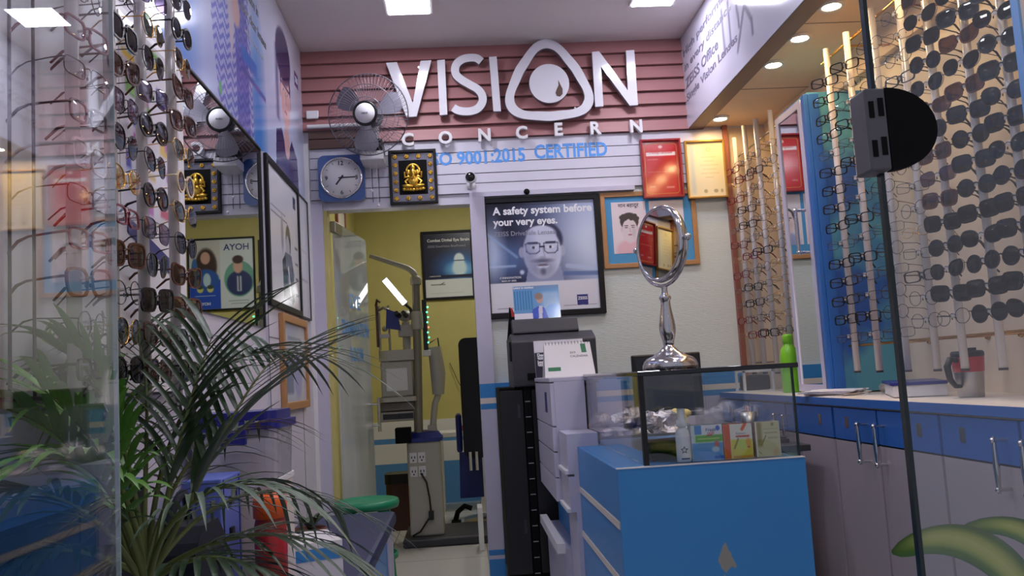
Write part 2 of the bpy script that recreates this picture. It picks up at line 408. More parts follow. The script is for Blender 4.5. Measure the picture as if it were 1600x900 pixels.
class Pic:                                                 # a printed sheet: ink colours per grid point, u right, v up, 0..1
    def __init__(s, nx, ny, bg):
        s.nx, s.ny = nx, ny
        s.U, s.V = np.meshgrid(np.linspace(0, 1, nx), np.linspace(0, 1, ny))
        s.a = np.zeros((ny, nx, 3)) + np.array(bg, float)
    def mix(s, m, c):
        m = np.clip(m, 0, 1)[..., None]; s.a = s.a * (1 - m) + np.array(c, float) * m; return s
    def ell(s, cx, cy, rx, ry, c, soft=.15, a=1., rot=0.):
        x, y = s.U - cx, s.V - cy; ca, sa = math.cos(rot), math.sin(rot)
        d = np.hypot((x * ca + y * sa) / rx, (-x * sa + y * ca) / ry)
        return s.mix(a * np.clip((1 - d) / soft + .5, 0, 1), c)
    def rect(s, x0, x1, y0, y1, c, soft=.005, a=1.):
        f = lambda t: np.clip(t / soft + .5, 0, 1)
        return s.mix(a * f(s.U - x0) * f(x1 - s.U) * f(s.V - y0) * f(y1 - s.V), c)
    def grad(s, c0, c1, x0, y0, x1, y1, m=None):
        dx, dy = x1 - x0, y1 - y0; t = np.clip(((s.U - x0) * dx + (s.V - y0) * dy) / (dx * dx + dy * dy), 0, 1)[..., None]
        g = np.array(c0, float) * (1 - t) + np.array(c1, float) * t
        mm = np.ones_like(s.U) if m is None else m
        s.a = s.a * (1 - mm[..., None]) + g * mm[..., None]; return s
    def mpoly(s, pts):
        ins = np.zeros_like(s.U, bool); n = len(pts)
        for i in range(n):
            (x0, y0), (x1, y1) = pts[i], pts[(i + 1) % n]
            if y0 == y1: continue
            ins ^= ((y0 > s.V) != (y1 > s.V)) & (s.U < (x1 - x0) * (s.V - y0) / (y1 - y0) + x0)
        return ins.astype(float)
    def poly(s, pts, c, a=1.): return s.mix(a * s.mpoly(pts), c)
    def line(s, x0, y0, x1, y1, wd, c, a=1., asp=1.):
        dx, dy = (x1 - x0), (y1 - y0) * asp; px, py = s.U - x0, (s.V - y0) * asp
        t = np.clip((px * dx + py * dy) / (dx * dx + dy * dy + 1e-9), 0, 1)
        d = np.hypot(px - t * dx, py - t * dy)
        return s.mix(a * np.clip((wd - d) / (wd * .5) + .5, 0, 1), c)
    def build(s, name, o, u, v, W, Hh, parent=None, mat_='ink', d=.0015):
        o, u, v = Vector(o), Vector(u), Vector(v); n = u.cross(v).normalized()
        vs = [o + u * (W * i / (s.nx - 1)) + v * (Hh * j / (s.ny - 1)) + n * d for j in range(s.ny) for i in range(s.nx)]
        fs = [(j * s.nx + i, j * s.nx + i + 1, (j + 1) * s.nx + i + 1, (j + 1) * s.nx + i) for j in range(s.ny - 1) for i in range(s.nx - 1)]
        mb = MB(); mb.add(vs, fs); nv = len(vs)
        bk = [o, o + u * W, o + u * W + v * Hh, o + v * Hh]       # the sheet's back and edges: it has a thickness
        fr = [p + n * d for p in bk]
        mb.add(bk + fr, [(3, 2, 1, 0), (0, 1, 5, 4), (1, 2, 6, 5), (2, 3, 7, 6), (3, 0, 4, 7)])
        ob = mb.build(name, mat_, parent)
        c = s.a.reshape(-1, 3) / 255.
        c = np.where(c <= .04045, c / 12.92, ((c + .055) / 1.055) ** 2.4)
        rgba = np.ones((nv + 8, 4)); rgba[:nv, :3] = c; rgba[nv:, :3] = .6
        at = ob.data.color_attributes.new('ink', 'FLOAT_COLOR', 'POINT'); at.data.foreach_set('color', rgba.astype(np.float32).ravel())
        return ob

def frame_part(parent, o, u, v, W, Hh, bw, dep, m='black_frame', name='frame'):
    """four-sided picture frame, outer size W x Hh from corner o, bar width bw, depth dep towards the viewer (u x v)"""
    o, u, v = Vector(o), Vector(u).normalized(), Vector(v).normalized(); n = u.cross(v)
    out = [(0, 0), (W, 0), (W, Hh), (0, Hh)]; inn = [(bw, bw), (W - bw, bw), (W - bw, Hh - bw), (bw, Hh - bw)]
    mb = MB()
    P = lambda L, k: [o + u * p[0] + v * p[1] + n * k for p in L]
    vs = P(out, 0) + P(inn, 0) + P(out, dep) + P(inn, dep)
    q = lambda a, b: [(a * 4 + i, a * 4 + (i + 1) % 4, b * 4 + (i + 1) % 4, b * 4 + i) for i in range(4)]
    mb.add(vs, q(1, 0) + q(2, 3) + q(0, 2) + q(3, 1))
    mb.add(P(inn, 0), [(3, 2, 1, 0)]); mb.add(P(inn, dep * .35), [(0, 1, 2, 3)])
    return mb.build(name, m, parent, bevel=min(.003, bw * .2))
XA, YA, ZA = Vector((1, 0, 0)), Vector((0, 1, 0)), Vector((0, 0, 1))
NX, NY = -XA, -YA
def copy_tree(o, parent=None):
    c = o.copy(); C.objects.link(c)
    if parent: c.parent = parent
    for ch in list(o.children): copy_tree(ch, c)
    return c


# ================================================================== THE SETTING
XL, XR, YB, ZC = -.79, 1.80, 4.75, 2.885
mb = MB(); mb.box(-2.0, 2.2, .35, 8.0, -.12, 0); struct('floor', mb, 'floor')
mb = MB(); mb.box(-.95, 2.0, .95, 4.86, ZC, ZC + .08); struct('ceiling', mb, 'ceiling')
mb = MB(); mb.box(XL - .1, XL, .95, 4.85, 0, ZC); mb.box(XL, XL + .012, 3.66, 4.75, 0, 2.045)
for yy in (3.66, 4.02, 4.38): mb.box(XL + .011, XL + .0135, yy, yy + .004, 0, 2.04, 1)
mb.box(XL + .011, XL + .0135, 3.66, 4.75, 1.27, 1.273, 1)
struct('wall_left', mb, ['wall', 'groove'])
mb = MB(); mb.box(XR, XR + .1, .95, 4.85, 0, ZC); struct('wall_right', mb, 'beige')
# the partition at the back with its door opening
mb = MB()
mb.box(.165, 1.525, YB, YB + .1, 0, 2.06); mb.box(1.525, XR, YB, YB + .1, 0, 2.36, 1)
mb.box(XL, 1.525, YB, YB + .1, 2.06, ZC, 2); mb.box(1.525, XR, YB, YB + .1, 2.36, ZC, 2)
mb.box(XL, .165, YB, YB + .1, 2.0, 2.06, 2)
struct('wall_back', mb, ['paper', 'beige', 'whiteboard'])
# left jamb and right post of the door opening, lavender laminate with blue stripes
mb = MB()
mb.box(XL, -.70, YB - .03, YB + .1, 0, 2.03)
mb.box(-.705, -.68, YB + .0, YB + .1, 0, 2.0, 1)
mb.box(XL, XL + .03, YB - .055, YB - .03, 0, 2.36, 2)
struct('trim_1', mb, ['laminate', 'swirl', 'white'])
mb = MB()
def striped(mb, x0, x1, y0, y1, tops):
    z = 0
    for z1, m in tops: mb.box(x0, x1, y0, y1, z, z1, m); z = z1
STR = [(.11, 1), (.13, 0), (.158, 1), (.885, 0), (.915, 1), (.945, 2), (1.02, 1)]
striped(mb, .092, .172, YB - .035, YB + .1, STR + [(2.03, 0)])
striped(mb, .172, 1.525, YB - .022, YB, STR)
mb.box(.092, 1.0, YB - .036, YB, 2.03, 2.055)
struct('trim_2', mb, ['laminate', 'blue', 'cream'])
# white grooved boards between the door head and the pink cladding
mb = MB(); zs = [2.055, 2.11, 2.165, 2.225, 2.285, 2.355]
for a, b in zip(zs[:-1], zs[1:]): mb.box(XL + .03, 1.525, YB - .014, YB, a + .0025, b - .0025)
mb.box(XL + .03, 1.525, YB - .005, YB - .001, 2.055, 2.355, 1)
for xx in (-.43, -.395): mb.box(xx, xx + .004, YB - .016, YB - .013, 2.03, 2.33, 1)
struct('trim_3', mb, ['whiteboard', 'groove'], )
# dusty pink weatherboards: each board leans out at its foot
mb = MB(); zs = [2.355, 2.432, 2.507, 2.582, 2.655, 2.731, 2.806, ZC]
for k, (a, b) in enumerate(zip(zs[:-1], zs[1:])):
    x0 = XL if k else -.40
    vs = [(x0, YB - .034, a + .004), (1.33, YB - .034, a + .004), (1.33, YB - .012, b), (x0, YB - .012, b), (x0, YB, a + .004), (1.33, YB, a + .004), (1.33, YB, b), (x0, YB, b)]
    mb.add(vs, [(0, 1, 2, 3), (0, 4, 5, 1), (3, 2, 6, 7), (0, 3, 7, 4), (1, 5, 6, 2)])
for a, b in ((2.335, 2.385), (2.39, 2.445)): mb.box(XL + .03, -.40, YB - .03, YB, a, b, 1)
struct('trim_4', mb, ['pink', 'brown'])
mb = MB(); mb.tube([(XL + .03, YB - .05, 2.452), (-.36, YB - .05, 2.452)], .012, 8); struct('trim_5', mb, 'white')
# right bulkhead over the frame racks
mb = MB(); mb.box(1.33, XR, .95, YB, 2.375, ZC); mb.box(1.33, 1.415, .95, YB, 2.36, 2.376, 1); mb.box(1.415, XR, .95, YB, 2.372, 2.376, 2)
for yy in (1.7, 2.5, 3.3, 4.1): mb.box(1.415, XR, yy, yy + .004, 2.3705, 2.3725, 1)
mb.box(1.765, XR, .95, YB, 2.25, 2.372, 2)
struct('trim_6', mb, ['wall', 'soffit_edge', 'soffit'])
mb = MB(); mb.box(1.518, 1.545, YB - .03, YB, .9, 2.37); struct('trim_7', mb, 'trim_brown')
# exam room beyond the partition
mb = MB(); mb.box(-.95, 1.9, 7.8, 7.9, .72, 2.75)
z = 0
for z1, m in ((.36, 1), (.53, 2), (.575, 1), (.72, 2)): mb.box(-.95, 1.9, 7.785, 7.9, z, z1, m); z = z1
struct('wall_exam_back', mb, ['swirl', 'blue_side', 'white'])
mb = MB(); mb.box(-.98, -.88, 4.85, 7.8, 0, 2.75); struct('wall_exam_left', mb, 'swirl')
mb = MB(); mb.box(1.75, 1.85, 4.85, 7.8, 0, 2.75); struct('wall_exam_right', mb, 'swirl')
mb = MB(); mb.box(-.98, 1.9, 4.85, 7.9, 2.75, 2.8); struct('ceiling_exam', mb, 'ceiling')
# street side outside the shop
mb = MB(); mb.box(-3, 3, -1.5, .35, -.25, -.12); struct('pavement', mb, 'soil')

# glass doors of the shop front: the left leaf stands open towards the street, the right one is shut
d1 = bpy.data.objects.new('door_1', None); C.objects.link(d1); d1['kind'] = 'structure'; ORG['door_1'] = Vector((-.43, 1.13, 0)); d1.location = (-.43, 1.13, 0)
mb = MB(); mb.box(-.431, -.426, .22, 1.127, .02, 2.5); mb.build('glass_pane', 'door_glass', d1)
mb = MB(); mb.box(-.4312, -.4258, 1.1275, 1.13, .02, 2.5); mb.build('polished_edge', 'pale_edge', d1)
mb = MB(); mb.box(-.445, -.415, 1.02, 1.13, 0, .06); mb.build('floor_pivot', 'steel', d1)
d2 = bpy.data.objects.new('door_2', None); C.objects.link(d2); d2['kind'] = 'structure'; d2.location = (.565, 1.12, 0); ORG['door_2'] = Vector((.565, 1.12, 0))
mb = MB(); mb.box(.571, 1.47, 1.115, 1.125, .02, 2.5); mb.build('glass_pane', 'door_glass', d2)
mb = MB(); mb.box(.565, .5705, 1.1145, 1.1255, .02, 2.5); mb.build('polished_edge', 'glass_edge', d2)
mb = MB(); mb.box(1.36, 1.47, 1.105, 1.135, 0, .06); mb.build('floor_pivot', 'steel', d2)

# glass lock clamped on the edge of the closed leaf
t = thing('glass_door_lock', 'black half-round lock clamped on the edge of the closed glass door', 'lock', (.58, 1.12, 1.285))
ang = [-PI / 2 + PI * i / 22 for i in range(23)]
mb = MB(); mb.prism([(.0, -.055)] + [(.0 + .066 * math.cos(a), .055 * math.sin(a)) for a in ang] + [(.0, .055)], (.573, 1.112, 1.343), XA, ZA, NY * .016)
mb.build('rounded_cover', 'matte_black', t, .002)
mb = MB(); mb.box(.545, .573, 1.096, 1.142, 1.288, 1.398); mb.build('strike_body', 'lock_grey', t, .003)
for dz in (.018, .07): 
    mb = MB(); mb.box(.549, .5555, 1.0945, 1.097, 1.288 + dz, 1.288 + dz + .022); mb.box(.5615, .5685, 1.0945, 1.097, 1.29 + dz, 1.29 + dz + .024); mb.build('bolt_slot', 'matte_black', t)
mb = MB(); mb.prism([(.0, -.05)] + [(.06 * math.cos(a), .05 * math.sin(a)) for a in ang], (.573, 1.126, 1.343), XA, ZA, YA * .012); mb.build('rear_cover', 'matte_black', t, .002)

# glass door of the exam room, opened inwards
d3 = bpy.data.objects.new('door_3', None); C.objects.link(d3); d3['kind'] = 'structure'; d3.location = (-.672, 4.86, 0); ORG['door_3'] = Vector((-.672, 4.86, 0))
th = math.radians(7.5); du = Vector((math.sin(th), math.cos(th), 0)); dn = du.cross(ZA)
hp = Vector((-.672, 4.87, 0))
mb = MB(); mb.prism(rrect(.74, 1.95, .03, 4, .37, .99), hp, du, ZA, dn * .010); mb.build('glass_pane', 'hazy_glass', d3)
mb = MB(); mb.obox(hp + du * .06 + ZA * 1.93 + dn * .005, du, ZA, dn, .075, .03, .018); mb.build('top_patch', 'steel', d3, .003)
mb = MB()
for body, zc, wd in (('EYE', 1.50, .26), ('EXAMINATION', 1.34, .62), ('ROOM', 1.19, .30)):
    mb.text(body, hp + du * .40 + ZA * zc + dn * .0105, du, ZA, w=wd, h=.085, bold=.02, cx=.5)
mb.build('door_lettering', 't_blue', d3)
mb = MB()
for dd, s_ in ((dn, .010), (-dn, .0)):
    mb.tube([hp + du * .69 + ZA * .93 + dd * s_, hp + du * .69 + ZA * .93 + dd * (s_ + .05)], .007); mb.tube([hp + du * .69 + ZA * .80 + dd * s_, hp + du * .69 + ZA * .80 + dd * (s_ + .05)], .007)
    mb.tube([hp + du * .69 + ZA * .76 + dd * (s_ + .05), hp + du * .69 + ZA * .97 + dd * (s_ + .05)], .010)
mb.build('pull_handle', 'chrome', d3)

# ================================================================== LAMPS
def panel(name, label, x, y, z, a, m, grp=None):
    t = thing(name, label, 'ceiling light', (x, y, z - .02), grp)
    mb = MB(); o = rrect(2 * a + .03, 2 * a + .03, .012, 3); i = rrect(2 * a, 2 * a, .01, 3)
    mb.ring(o, i, (x, y, z - .012), XA, YA, ZA * .012); mb.build('frame', 'white', t)
    mb = MB(); mb.box(x - a, x + a, y - a, y + a, z - .014, z - .004); mb.build('diffuser', m, t)
panel('ceiling_light', 'lit square ceiling panel above the V of the white sign', -.165, 4.15, ZC, .10, 'panel_on', 'square ceiling lights')
panel('ceiling_light', 'lit square ceiling panel above the N of the white sign', 1.055, 4.15, ZC, .10, 'panel_on', 'square ceiling lights')
for x, lb in ((-.165, 'added unseen ceiling panel over the middle of the shop, beside the open aisle'), (1.055, 'added unseen ceiling panel over the glass display counter')):  # this pair is added out of view to light the shop
    panel('ceiling_light', lb, x, 2.55, ZC, .10, 'panel_on', 'square ceiling lights')
for x, lb in ((-.1, 'added unseen ceiling panel just inside the entrance, near the palm'), (.9, 'added unseen ceiling panel just inside the closed glass door')):  # entrance pair, also added out of view for more light
    panel('ceiling_light', lb, x, 1.5, ZC, .08, 'panel_on', 'square ceiling lights')
panel('exam_ceiling_light', 'lit square ceiling panel in the olive exam room', .25, 6.5, 2.75, .16, 'exam_on')
names = ['nearest the gold-framed certificate', 'second from the back wall', 'third from the back wall', 'fourth from the back wall', 'fifth from the back wall, added unseen', 'sixth from the back wall, added unseen', 'seventh from the back wall, added unseen']
for (y, nm) in zip((4.57, 3.75, 3.44, 3.127, 2.72, 2.3, 1.85), names):  # the last three are added beyond the view for their light
    t = thing('downlight', 'round warm downlight in the beige soffit, ' + nm, 'downlight', (1.462, y, 2.36), 'warm soffit downlights')
    mb = MB(); mb.lathe([(.034, .001), (.046, -.004), (.05, .006), (.05, .012), (.034, .012), (.034, .001)], (1.462, y, 2.361), n=28); mb.build('trim_ring', 'white', t)
    mb = MB(); mb.lathe([(.0, -.002), (.033, -.001), (.033, .006)], (1.462, y, 2.363), n=20); mb.build('lamp_face', 'down_on', t)

# ================================================================== SIGN ON THE BACK WALL
SY = YB - .075                                             # front of the big letters
DEP = YA * .032
def big(name, label): return thing(name, label, 'sign letter', (0, SY, 2.5), 'large white sign letters')
def letter(pts, label):
    ob = MB(); ob.prism(pts, (0, SY, 0), XA, ZA, DEP, 0, 1)
    cx = sum(p[0] for p in pts) / len(pts); cz = sum(p[1] for p in pts) / len(pts)
    o = ob.build('sign_letter', ['gloss_white', 'side_white'], None, .0015)
    tag(o, label, 'sign letter', 'large white sign letters')
    pin_at.append((o, [(pts[0][0] * .8 + cx * .2, pts[0][1] * .8 + cz * .2), (pts[len(pts) // 2][0] * .8 + cx * .2, pts[len(pts) // 2][1] * .8 + cz * .2)]))
    return o
pin_at = []
def S_(x, y): p = on_y(x, y, SY); return (p.x, p.z)
letter([S_(603, 98), S_(620, 97), S_(645, 161), S_(657, 95), S_(674, 94), S_(651, 182), S_(635, 183)], 'large white letter V at the start of the sign, partly behind the fan')
letter([S_(683, 94), S_(695, 93), S_(699, 179), S_(687, 180)], 'large white letter I between the V and the S of the sign')
pa = [S_(*p) for p in ((752, 96), (745, 91), (736, 90), (724, 92), (715, 98), (711, 107), (713, 117), (722, 125), (734, 132), (746, 139), (753, 148), (754, 158), (748, 168), (738, 173), (726, 174), (715, 172), (708, 168))]
sm = []
for i in range(len(pa) - 1):
    p0, p1, p2, p3 = pa[max(i - 1, 0)], pa[i], pa[i + 1], pa[min(i + 2, len(pa) - 1)]
    for k in range(4):
        q = k / 4
        sm.append(tuple(.5 * (2 * p1[j] + (p2[j] - p0[j]) * q + (2 * p0[j] - 5 * p1[j] + 4 * p2[j] - p3[j]) * q * q + (3 * p1[j] - p0[j] - 3 * p2[j] + p3[j]) * q ** 3) for j in (0, 1)))
sm.append(pa[-1])
mb = MB(); ribbon(mb, sm, .044, (0, SY, 0), XA, ZA, DEP, 0, 1)
o = mb.build('sign_letter', ['gloss_white', 'side_white']); tag(o, 'large white curved letter S in the middle of the sign', 'sign letter', 'large white sign letters')
pin_at.append((o, [sm[20], sm[45]]))
letter([S_(764, 89), S_(776, 88), S_(783, 174), S_(771, 174)], 'large white letter I between the S and the eye-shaped O')
letter([S_(925, 81), S_(936, 80), S_(981, 141), S_(978, 79), S_(991, 78), S_(997, 164), S_(984, 165), S_(939, 104), S_(943, 166), S_(930, 167)], 'large white letter N at the end of the sign')
# eye-shaped O: rounded triangle ring and eyeball
def rtri(k):
    cx, cz = .558, 2.614; pts = []
    n = 90
    for i in range(n):
        a = 2 * PI * i / n
        r = .225 + .030 * math.cos(3 * (a - PI / 2)) + .006 * math.cos(6 * (a - PI / 2))
        pts.append((cx + (r + k) * 1.02 * math.cos(a), cz + (r + k) * math.sin(a) + .01))
    return pts
t = thing('eye_shaped_letter', 'large white rounded-triangle O of the sign with a round eyeball inside', 'sign letter', (.558, SY, 2.42), 'large white sign letters')
mb = MB(); mb.ring(rtri(.0), rtri(-.052), (0, SY, 0), XA, ZA, DEP, 0, 1); mb.build('outer_ring', ['gloss_white', 'side_white'], t)
mb = MB(); mb.prism(circle(.110, 40, .562, 2.633), (0, SY, 0), XA, ZA, DEP, 0, 1); mb.build('eyeball', ['gloss_white', 'side_white'], t)
dp = [S_(*p) for p in ((872, 125), (875, 131), (879, 139), (879, 147), (875, 151), (870, 150), (868, 145), (870, 139), (873, 133))]
mb = MB(); mb.prism(dp, (0, SY - .002, 0), XA, ZA, YA * .004); mb.build('teardrop_shade', 'brown', t)  # solid dark brown stands in for the shade inside a cut-out hole
for ob, pl in pin_at:                                      # short stand-off pins carry each letter clear of the boards
    for p in pl: 
        mb = MB(); mb.tube([(p[0], SY + .03, p[1]), (p[0], YB - .008, p[1])], .006); mb.build('standoff_pin', 'steel', ob)
mb = MB()
for p in ((.40, 2.50), (.70, 2.50), (.558, 2.84), (.562, 2.64)): mb.tube([(p[0], SY + .03, p[1]), (p[0], YB - .008, p[1])], .006)
mb.build('standoff_pin', 'steel', t)
small = [('C', 637, 218, 'small white letter C, first of the spaced row under the fan side'), ('O', 696, 215, 'small white letter O in the spaced row under the big S'),
         ('N', 757, 211, 'small white letter N in the spaced row under the second big I'), ('C', 815, 207, 'small white letter C under the eye-shaped O'),
         ('E', 873, 202, 'small white letter E under the right foot of the eye-shaped O'), ('R', 931, 200, 'small white letter R under the big N'),
         ('N', 994, 197, 'small white letter N, last of the spaced row above the red certificate')]
for ch, x, y, lb in small:
    p = on_y(x, y, YB - .06); mb = MB()
    mb.text(ch, (p.x, YB - .035, p.z), XA, ZA, h=.072, d=.03, bold=.035, cx=.5, cy=.5)
    tag(mb.build('small_sign_letter', 'white'), lb, 'sign letter', 'small white sign letters')
YW = YB - .0145
t = thing('wall_lettering', 'sky-blue vinyl certification lettering on the white boards below the sign', 'lettering', (.35, YW, 2.21))
for body, x, z, wd, hh in (('ISO 9001', -.122, 2.213, .322, .078), (':2015', .222, 2.218, .188, .080), ('CERTIFIED', .462, 2.229, .405, .081)):
    mb = MB(); mb.text(body, (x, YW, z), XA, ZA, w=wd, h=hh, bold=.03); mb.build('word', 't_blue', t)

# ================================================================== WALL FAN
fc = Vector((-.41, 4.47, 2.435)); fa = Vector((-.12, -.95, -.17)).normalized(); fu = ZA.cross(fa).normalized() * -1; fv = fa.cross(fu) * 1
if fv.z < 0: fv = -fv
t = thing('wall_fan', 'grey wall-mounted fan with round wire cage beside the large V', 'fan', (-.40, 4.70, 2.23))
def fp(r, a, k): return fc + fu * (r * math.cos(a)) + fv * (r * math.sin(a)) + fa * k
for nm, sg in (('front_grille', 1), ('rear_grille', -1)):
    mb = MB()
    for r, k in ((.208, .0), (.150, .050), (.085, .062)):
        mb.tube([fp(r, 2 * PI * i / 48, k * sg) for i in range(48)], .0032 if r > .2 else .0018, 5, True)
    for i in range(64):
        a = 2 * PI * i / 64
        mb.tube([fp(r, a + (.25 if sg > 0 else 0) * (1 - r / .208), k * sg) for r, k in ((.208, 0), (.198, .027), (.17, .043), (.12, .058), (.06, .064), (.045, .064))], .0011, 4, cap=False)
    mb.build(nm, 'cage', t)
mb = MB(); mb.lathe([(.0, .064), (.060, .064), (.065, .070), (.062, .078), (.053, .079), (.052, .076), (.0, .077)], fc, fa, 36); mb.build('hub_ring', 'black', t)
mb = MB(); mb.lathe([(.051, .077), (.050, .081), (.0, .083)], fc, fa, 32); mb.text('USHA', fc + fa * .0835, -fu if fu.x < 0 else fu, fv, w=.034, d=.001, m=1, cx=.5, cy=.5, bold=.02); mb.build('hub_badge', ['white', 't_dark'], t)
for k in range(3):
    a0 = 2 * PI * k / 3 + .75; vs = []
    for r, w0, w1 in ((.04, -.25, .3), (.08, -.42, .35), (.13, -.50, .36), (.165, -.46, .30), (.185, -.30, .18)):
        for q in (0, .33, .66, 1): vs.append(fp(r, a0 + w0 + (w1 - w0) * q, -.022 + .04 * q))
    n0 = len(vs); vs += [Vector(p) + fa * .003 for p in vs]
    g = lambda i, j: i * 4 + j
    fs = [(g(i, j), g(i, j + 1), g(i + 1, j + 1), g(i + 1, j)) for i in range(4) for j in range(3)]
    fs += [tuple(n0 + q for q in f[::-1]) for f in fs]
    mb = MB(); mb.add(vs, fs, 0, True); mb.build('blade', 'fan_blade', t)
mb = MB(); mb.lathe([(.0, -.16), (.04, -.15), (.058, -.11), (.06, -.06), (.05, -.02), (.0, -.015)], fc, fa, 24); mb.build('motor_housing', 'charcoal', t)
mb = MB(); mb.tube([fc - fa * .12, fc - fa * .11 - ZA * .09, (-.405, 4.58, 2.30)], [.03, .03, .026], 12); mb.build('neck', 'white', t)
mb = MB(); mb.box(-.45, -.352, 4.56, 4.735, 2.262, 2.335); mb.build('control_box', 'black', t, .006)
mb = MB(); mb.lathe([(.026, 0), (.026, .014), (.018, .02), (.0, .02)], (-.412, 4.56, 2.30), NY, 20); mb.build('speed_knob', 'white', t, .001)
mb = MB(); mb.box(-.468, -.348, 4.53, 4.745, 2.215, 2.262); mb.build('wall_bracket', 'white', t, .006)
for x, ln in ((-.425, .12), (-.393, .20)):
    tag_ = MB(); tag_.tube([(x, 4.62, 2.22), (x, 4.625, 2.22 - ln), (x + .002, 4.625, 2.2 - ln)], .0012, 5); tag_.ball((x + .002, 4.625, 2.19 - ln), .008); tag_.build('pull_cord', 'white', t)
tag(MB().box(-.765, -.70, YB - .042, YB - .03, 2.50, 2.545).build('switch_plate', 'white', None, .004), 'small beige switch plate on the pink boards by the left corner', 'switch')

# ================================================================== CLOCK
ck = Vector((-.586, YB - .07, 2.16)); t = thing('wall_clock', 'square blue wall clock with white dial above the exam door', 'clock', (-.586, YB - .02, 2.03))
mb = MB(); mb.prism([(x * (1 - .04 * (1 - abs(z) / .125)), z * (1 - .0 * abs(x))) for x, z in rrect(.25, .25, .035, 6)], ck + YA * .0, XA, ZA, YA * .05); mb.build('case', 'clock_blue', t, .01)
mb = MB(); mb.lathe([(.102, .0), (.102, .012), (.110, .014), (.114, .006), (.114, .0)], ck, NY, 48); mb.build('chrome_bezel', 'chrome', t)
mb = MB(); mb.lathe([(.0, .004), (.103, .004), (.103, .0)], ck, NY, 40); mb.build('dial', 'white', t)
for n_, a in ((12, 90), (3, 0), (6, -90), (9, 180)):
    a = math.radians(a); mb = MB(); mb.text(str(n_), ck + NY * .0045 + XA * .080 * math.cos(a) + ZA * .080 * math.sin(a), XA, ZA, h=.024, d=.0005, cx=.5, cy=.5, bold=.02); mb.build('numeral', 't_dark', t)
for k in range(12):
    if k % 3:
        a = 2 * PI * k / 12; c_ = ck + NY * .0048 + XA * .088 * math.cos(a) + ZA * .088 * math.sin(a)
        mb = MB(); mb.obox(c_, XA * math.cos(a) + ZA * math.sin(a), -XA * math.sin(a) + ZA * math.cos(a), NY, .006, .0014, .0003); mb.build('hour_mark', 't_dark', t)
for nm, a, l_, w_ in (('hour_hand', math.radians(-128), .048, .0045), ('minute_hand', math.radians(1), .078, .0032)):
    d_ = XA * math.cos(a) + ZA * math.sin(a); p_ = -XA * math.sin(a) + ZA * math.cos(a)
    mb = MB(); mb.obox(ck + NY * .0075 + d_ * (l_ / 2 - .008), d_, p_, NY, l_ / 2 + .008, w_, .0006); mb.build(nm, 't_dark', t)
mb = MB(); mb.lathe([(.0, .010), (.006, .010), (.006, .004)], ck, NY, 12); mb.build('hand_pin', 't_dark', t)

# ================================================================== GOLD RELIEF IN BLACK FRAME
def gold_frame(x0, x1, z0, z1, y):
    t = thing('framed_gold_relief', 'black frame with gold rosettes around a gold seated deity relief', 'picture', ((x0 + x1) / 2, y, z0))
    W, Hh = x1 - x0, z1 - z0; n = NY
    frame_part(t, (x0, y, z0), XA, ZA, W, Hh, .016, .03)
    mb = MB(); mb.ring([(0.016, .016), (W - .016, .016), (W - .016, Hh - .016), (.016, Hh - .016)], [(.052, .055), (W - .052, .055), (W - .052, Hh - .055), (.052, Hh - .055)], (x0, y - .014, z0), XA, ZA, YA * .004); mb.build('silver_mount', 'pewter', t)
    mb = MB(); mb.box(x0 + .052, x1 - .052, y - .012, y - .008, z0 + .055, z1 - .055); mb.build('backing_board', 'matte_black', t)
    pts = []
    for k in range(4): pts += [(x0 + .034 + (W - .068) * k / 3, z1 - .035), (x0 + .034 + (W - .068) * k / 3, z0 + .035)]
    for k in range(1, 5): pts += [(x0 + .034, z0 + .035 + (Hh - .07) * k / 5), (x1 - .034, z0 + .035 + (Hh - .07) * k / 5)]
    for i, (px_, pz_) in enumerate(pts):
        mb = MB()
        for q in range(6):
            a = PI * q / 3; mb.ball((px_ + .008 * math.cos(a), y - .018, pz_ + .008 * math.sin(a)), .0055, .004, .0055, 8)
        mb.ball((px_, y - .021, pz_), .005, n=8); mb.build('rosette', 'gold', t)
    cx, cz, yy = (x0 + x1) / 2, (z0 + z1) / 2 - .008, y - .018
    b = lambda dx, dz, rx, rz, dy=0, ry=.010, rot=0: mb.ball((cx + dx, yy - dy, cz + dz), rx, ry, rz, 12, 0, Matrix.Rotation(rot, 3, 'Y'))
    mb = MB()
    b(0, -.012, .030, .034, .004, .014)                                     # belly
    b(0, .034, .020, .022, .008, .014); b(0, .060, .013, .018, .006)         # head, crown
    b(-.024, .034, .012, .016, .002, .005); b(.024, .034, .012, .016, .002, .005)  # ears
    mb.tube([(cx, yy - .02, cz + .03), (cx + .003, yy - .026, cz + .012), (cx - .006, yy - .026, cz - .004), (cx - .014, yy - .022, cz - .006)], [.008, .007, .005, .004], 8)
    b(-.03, -.042, .032, .012, .008, .014, .12); b(.03, -.042, .032, .012, .008, .014, -.12)   # folded legs
    for sx in (-1, 1):
        mb.tube([(cx + sx * .022, yy, cz + .012), (cx + sx * .046, yy - .004, cz + .006), (cx + sx * .046, yy - .006, cz + .036)], [.008, .007, .005], 8)
        mb.tube([(cx + sx * .024, yy, cz + .002), (cx + sx * .046, yy - .006, cz - .018), (cx + sx * .034, yy - .012, cz - .030)], [.008, .007, .006], 8)
    for k in range(7): b(-.05 + .0167 * k, -.058 - .004 * (1 - abs(k - 3) / 3), .012, .010, .004, .008)
    mb.lathe([(.030, .0), (.036, .004), (.040, 0)], (cx, yy + .004, cz + .045), NY, 24)
    mb.build('seated_figure', 'gold', t)
gold_frame(-.335, -.077, 2.005, 2.305, YB - .016)

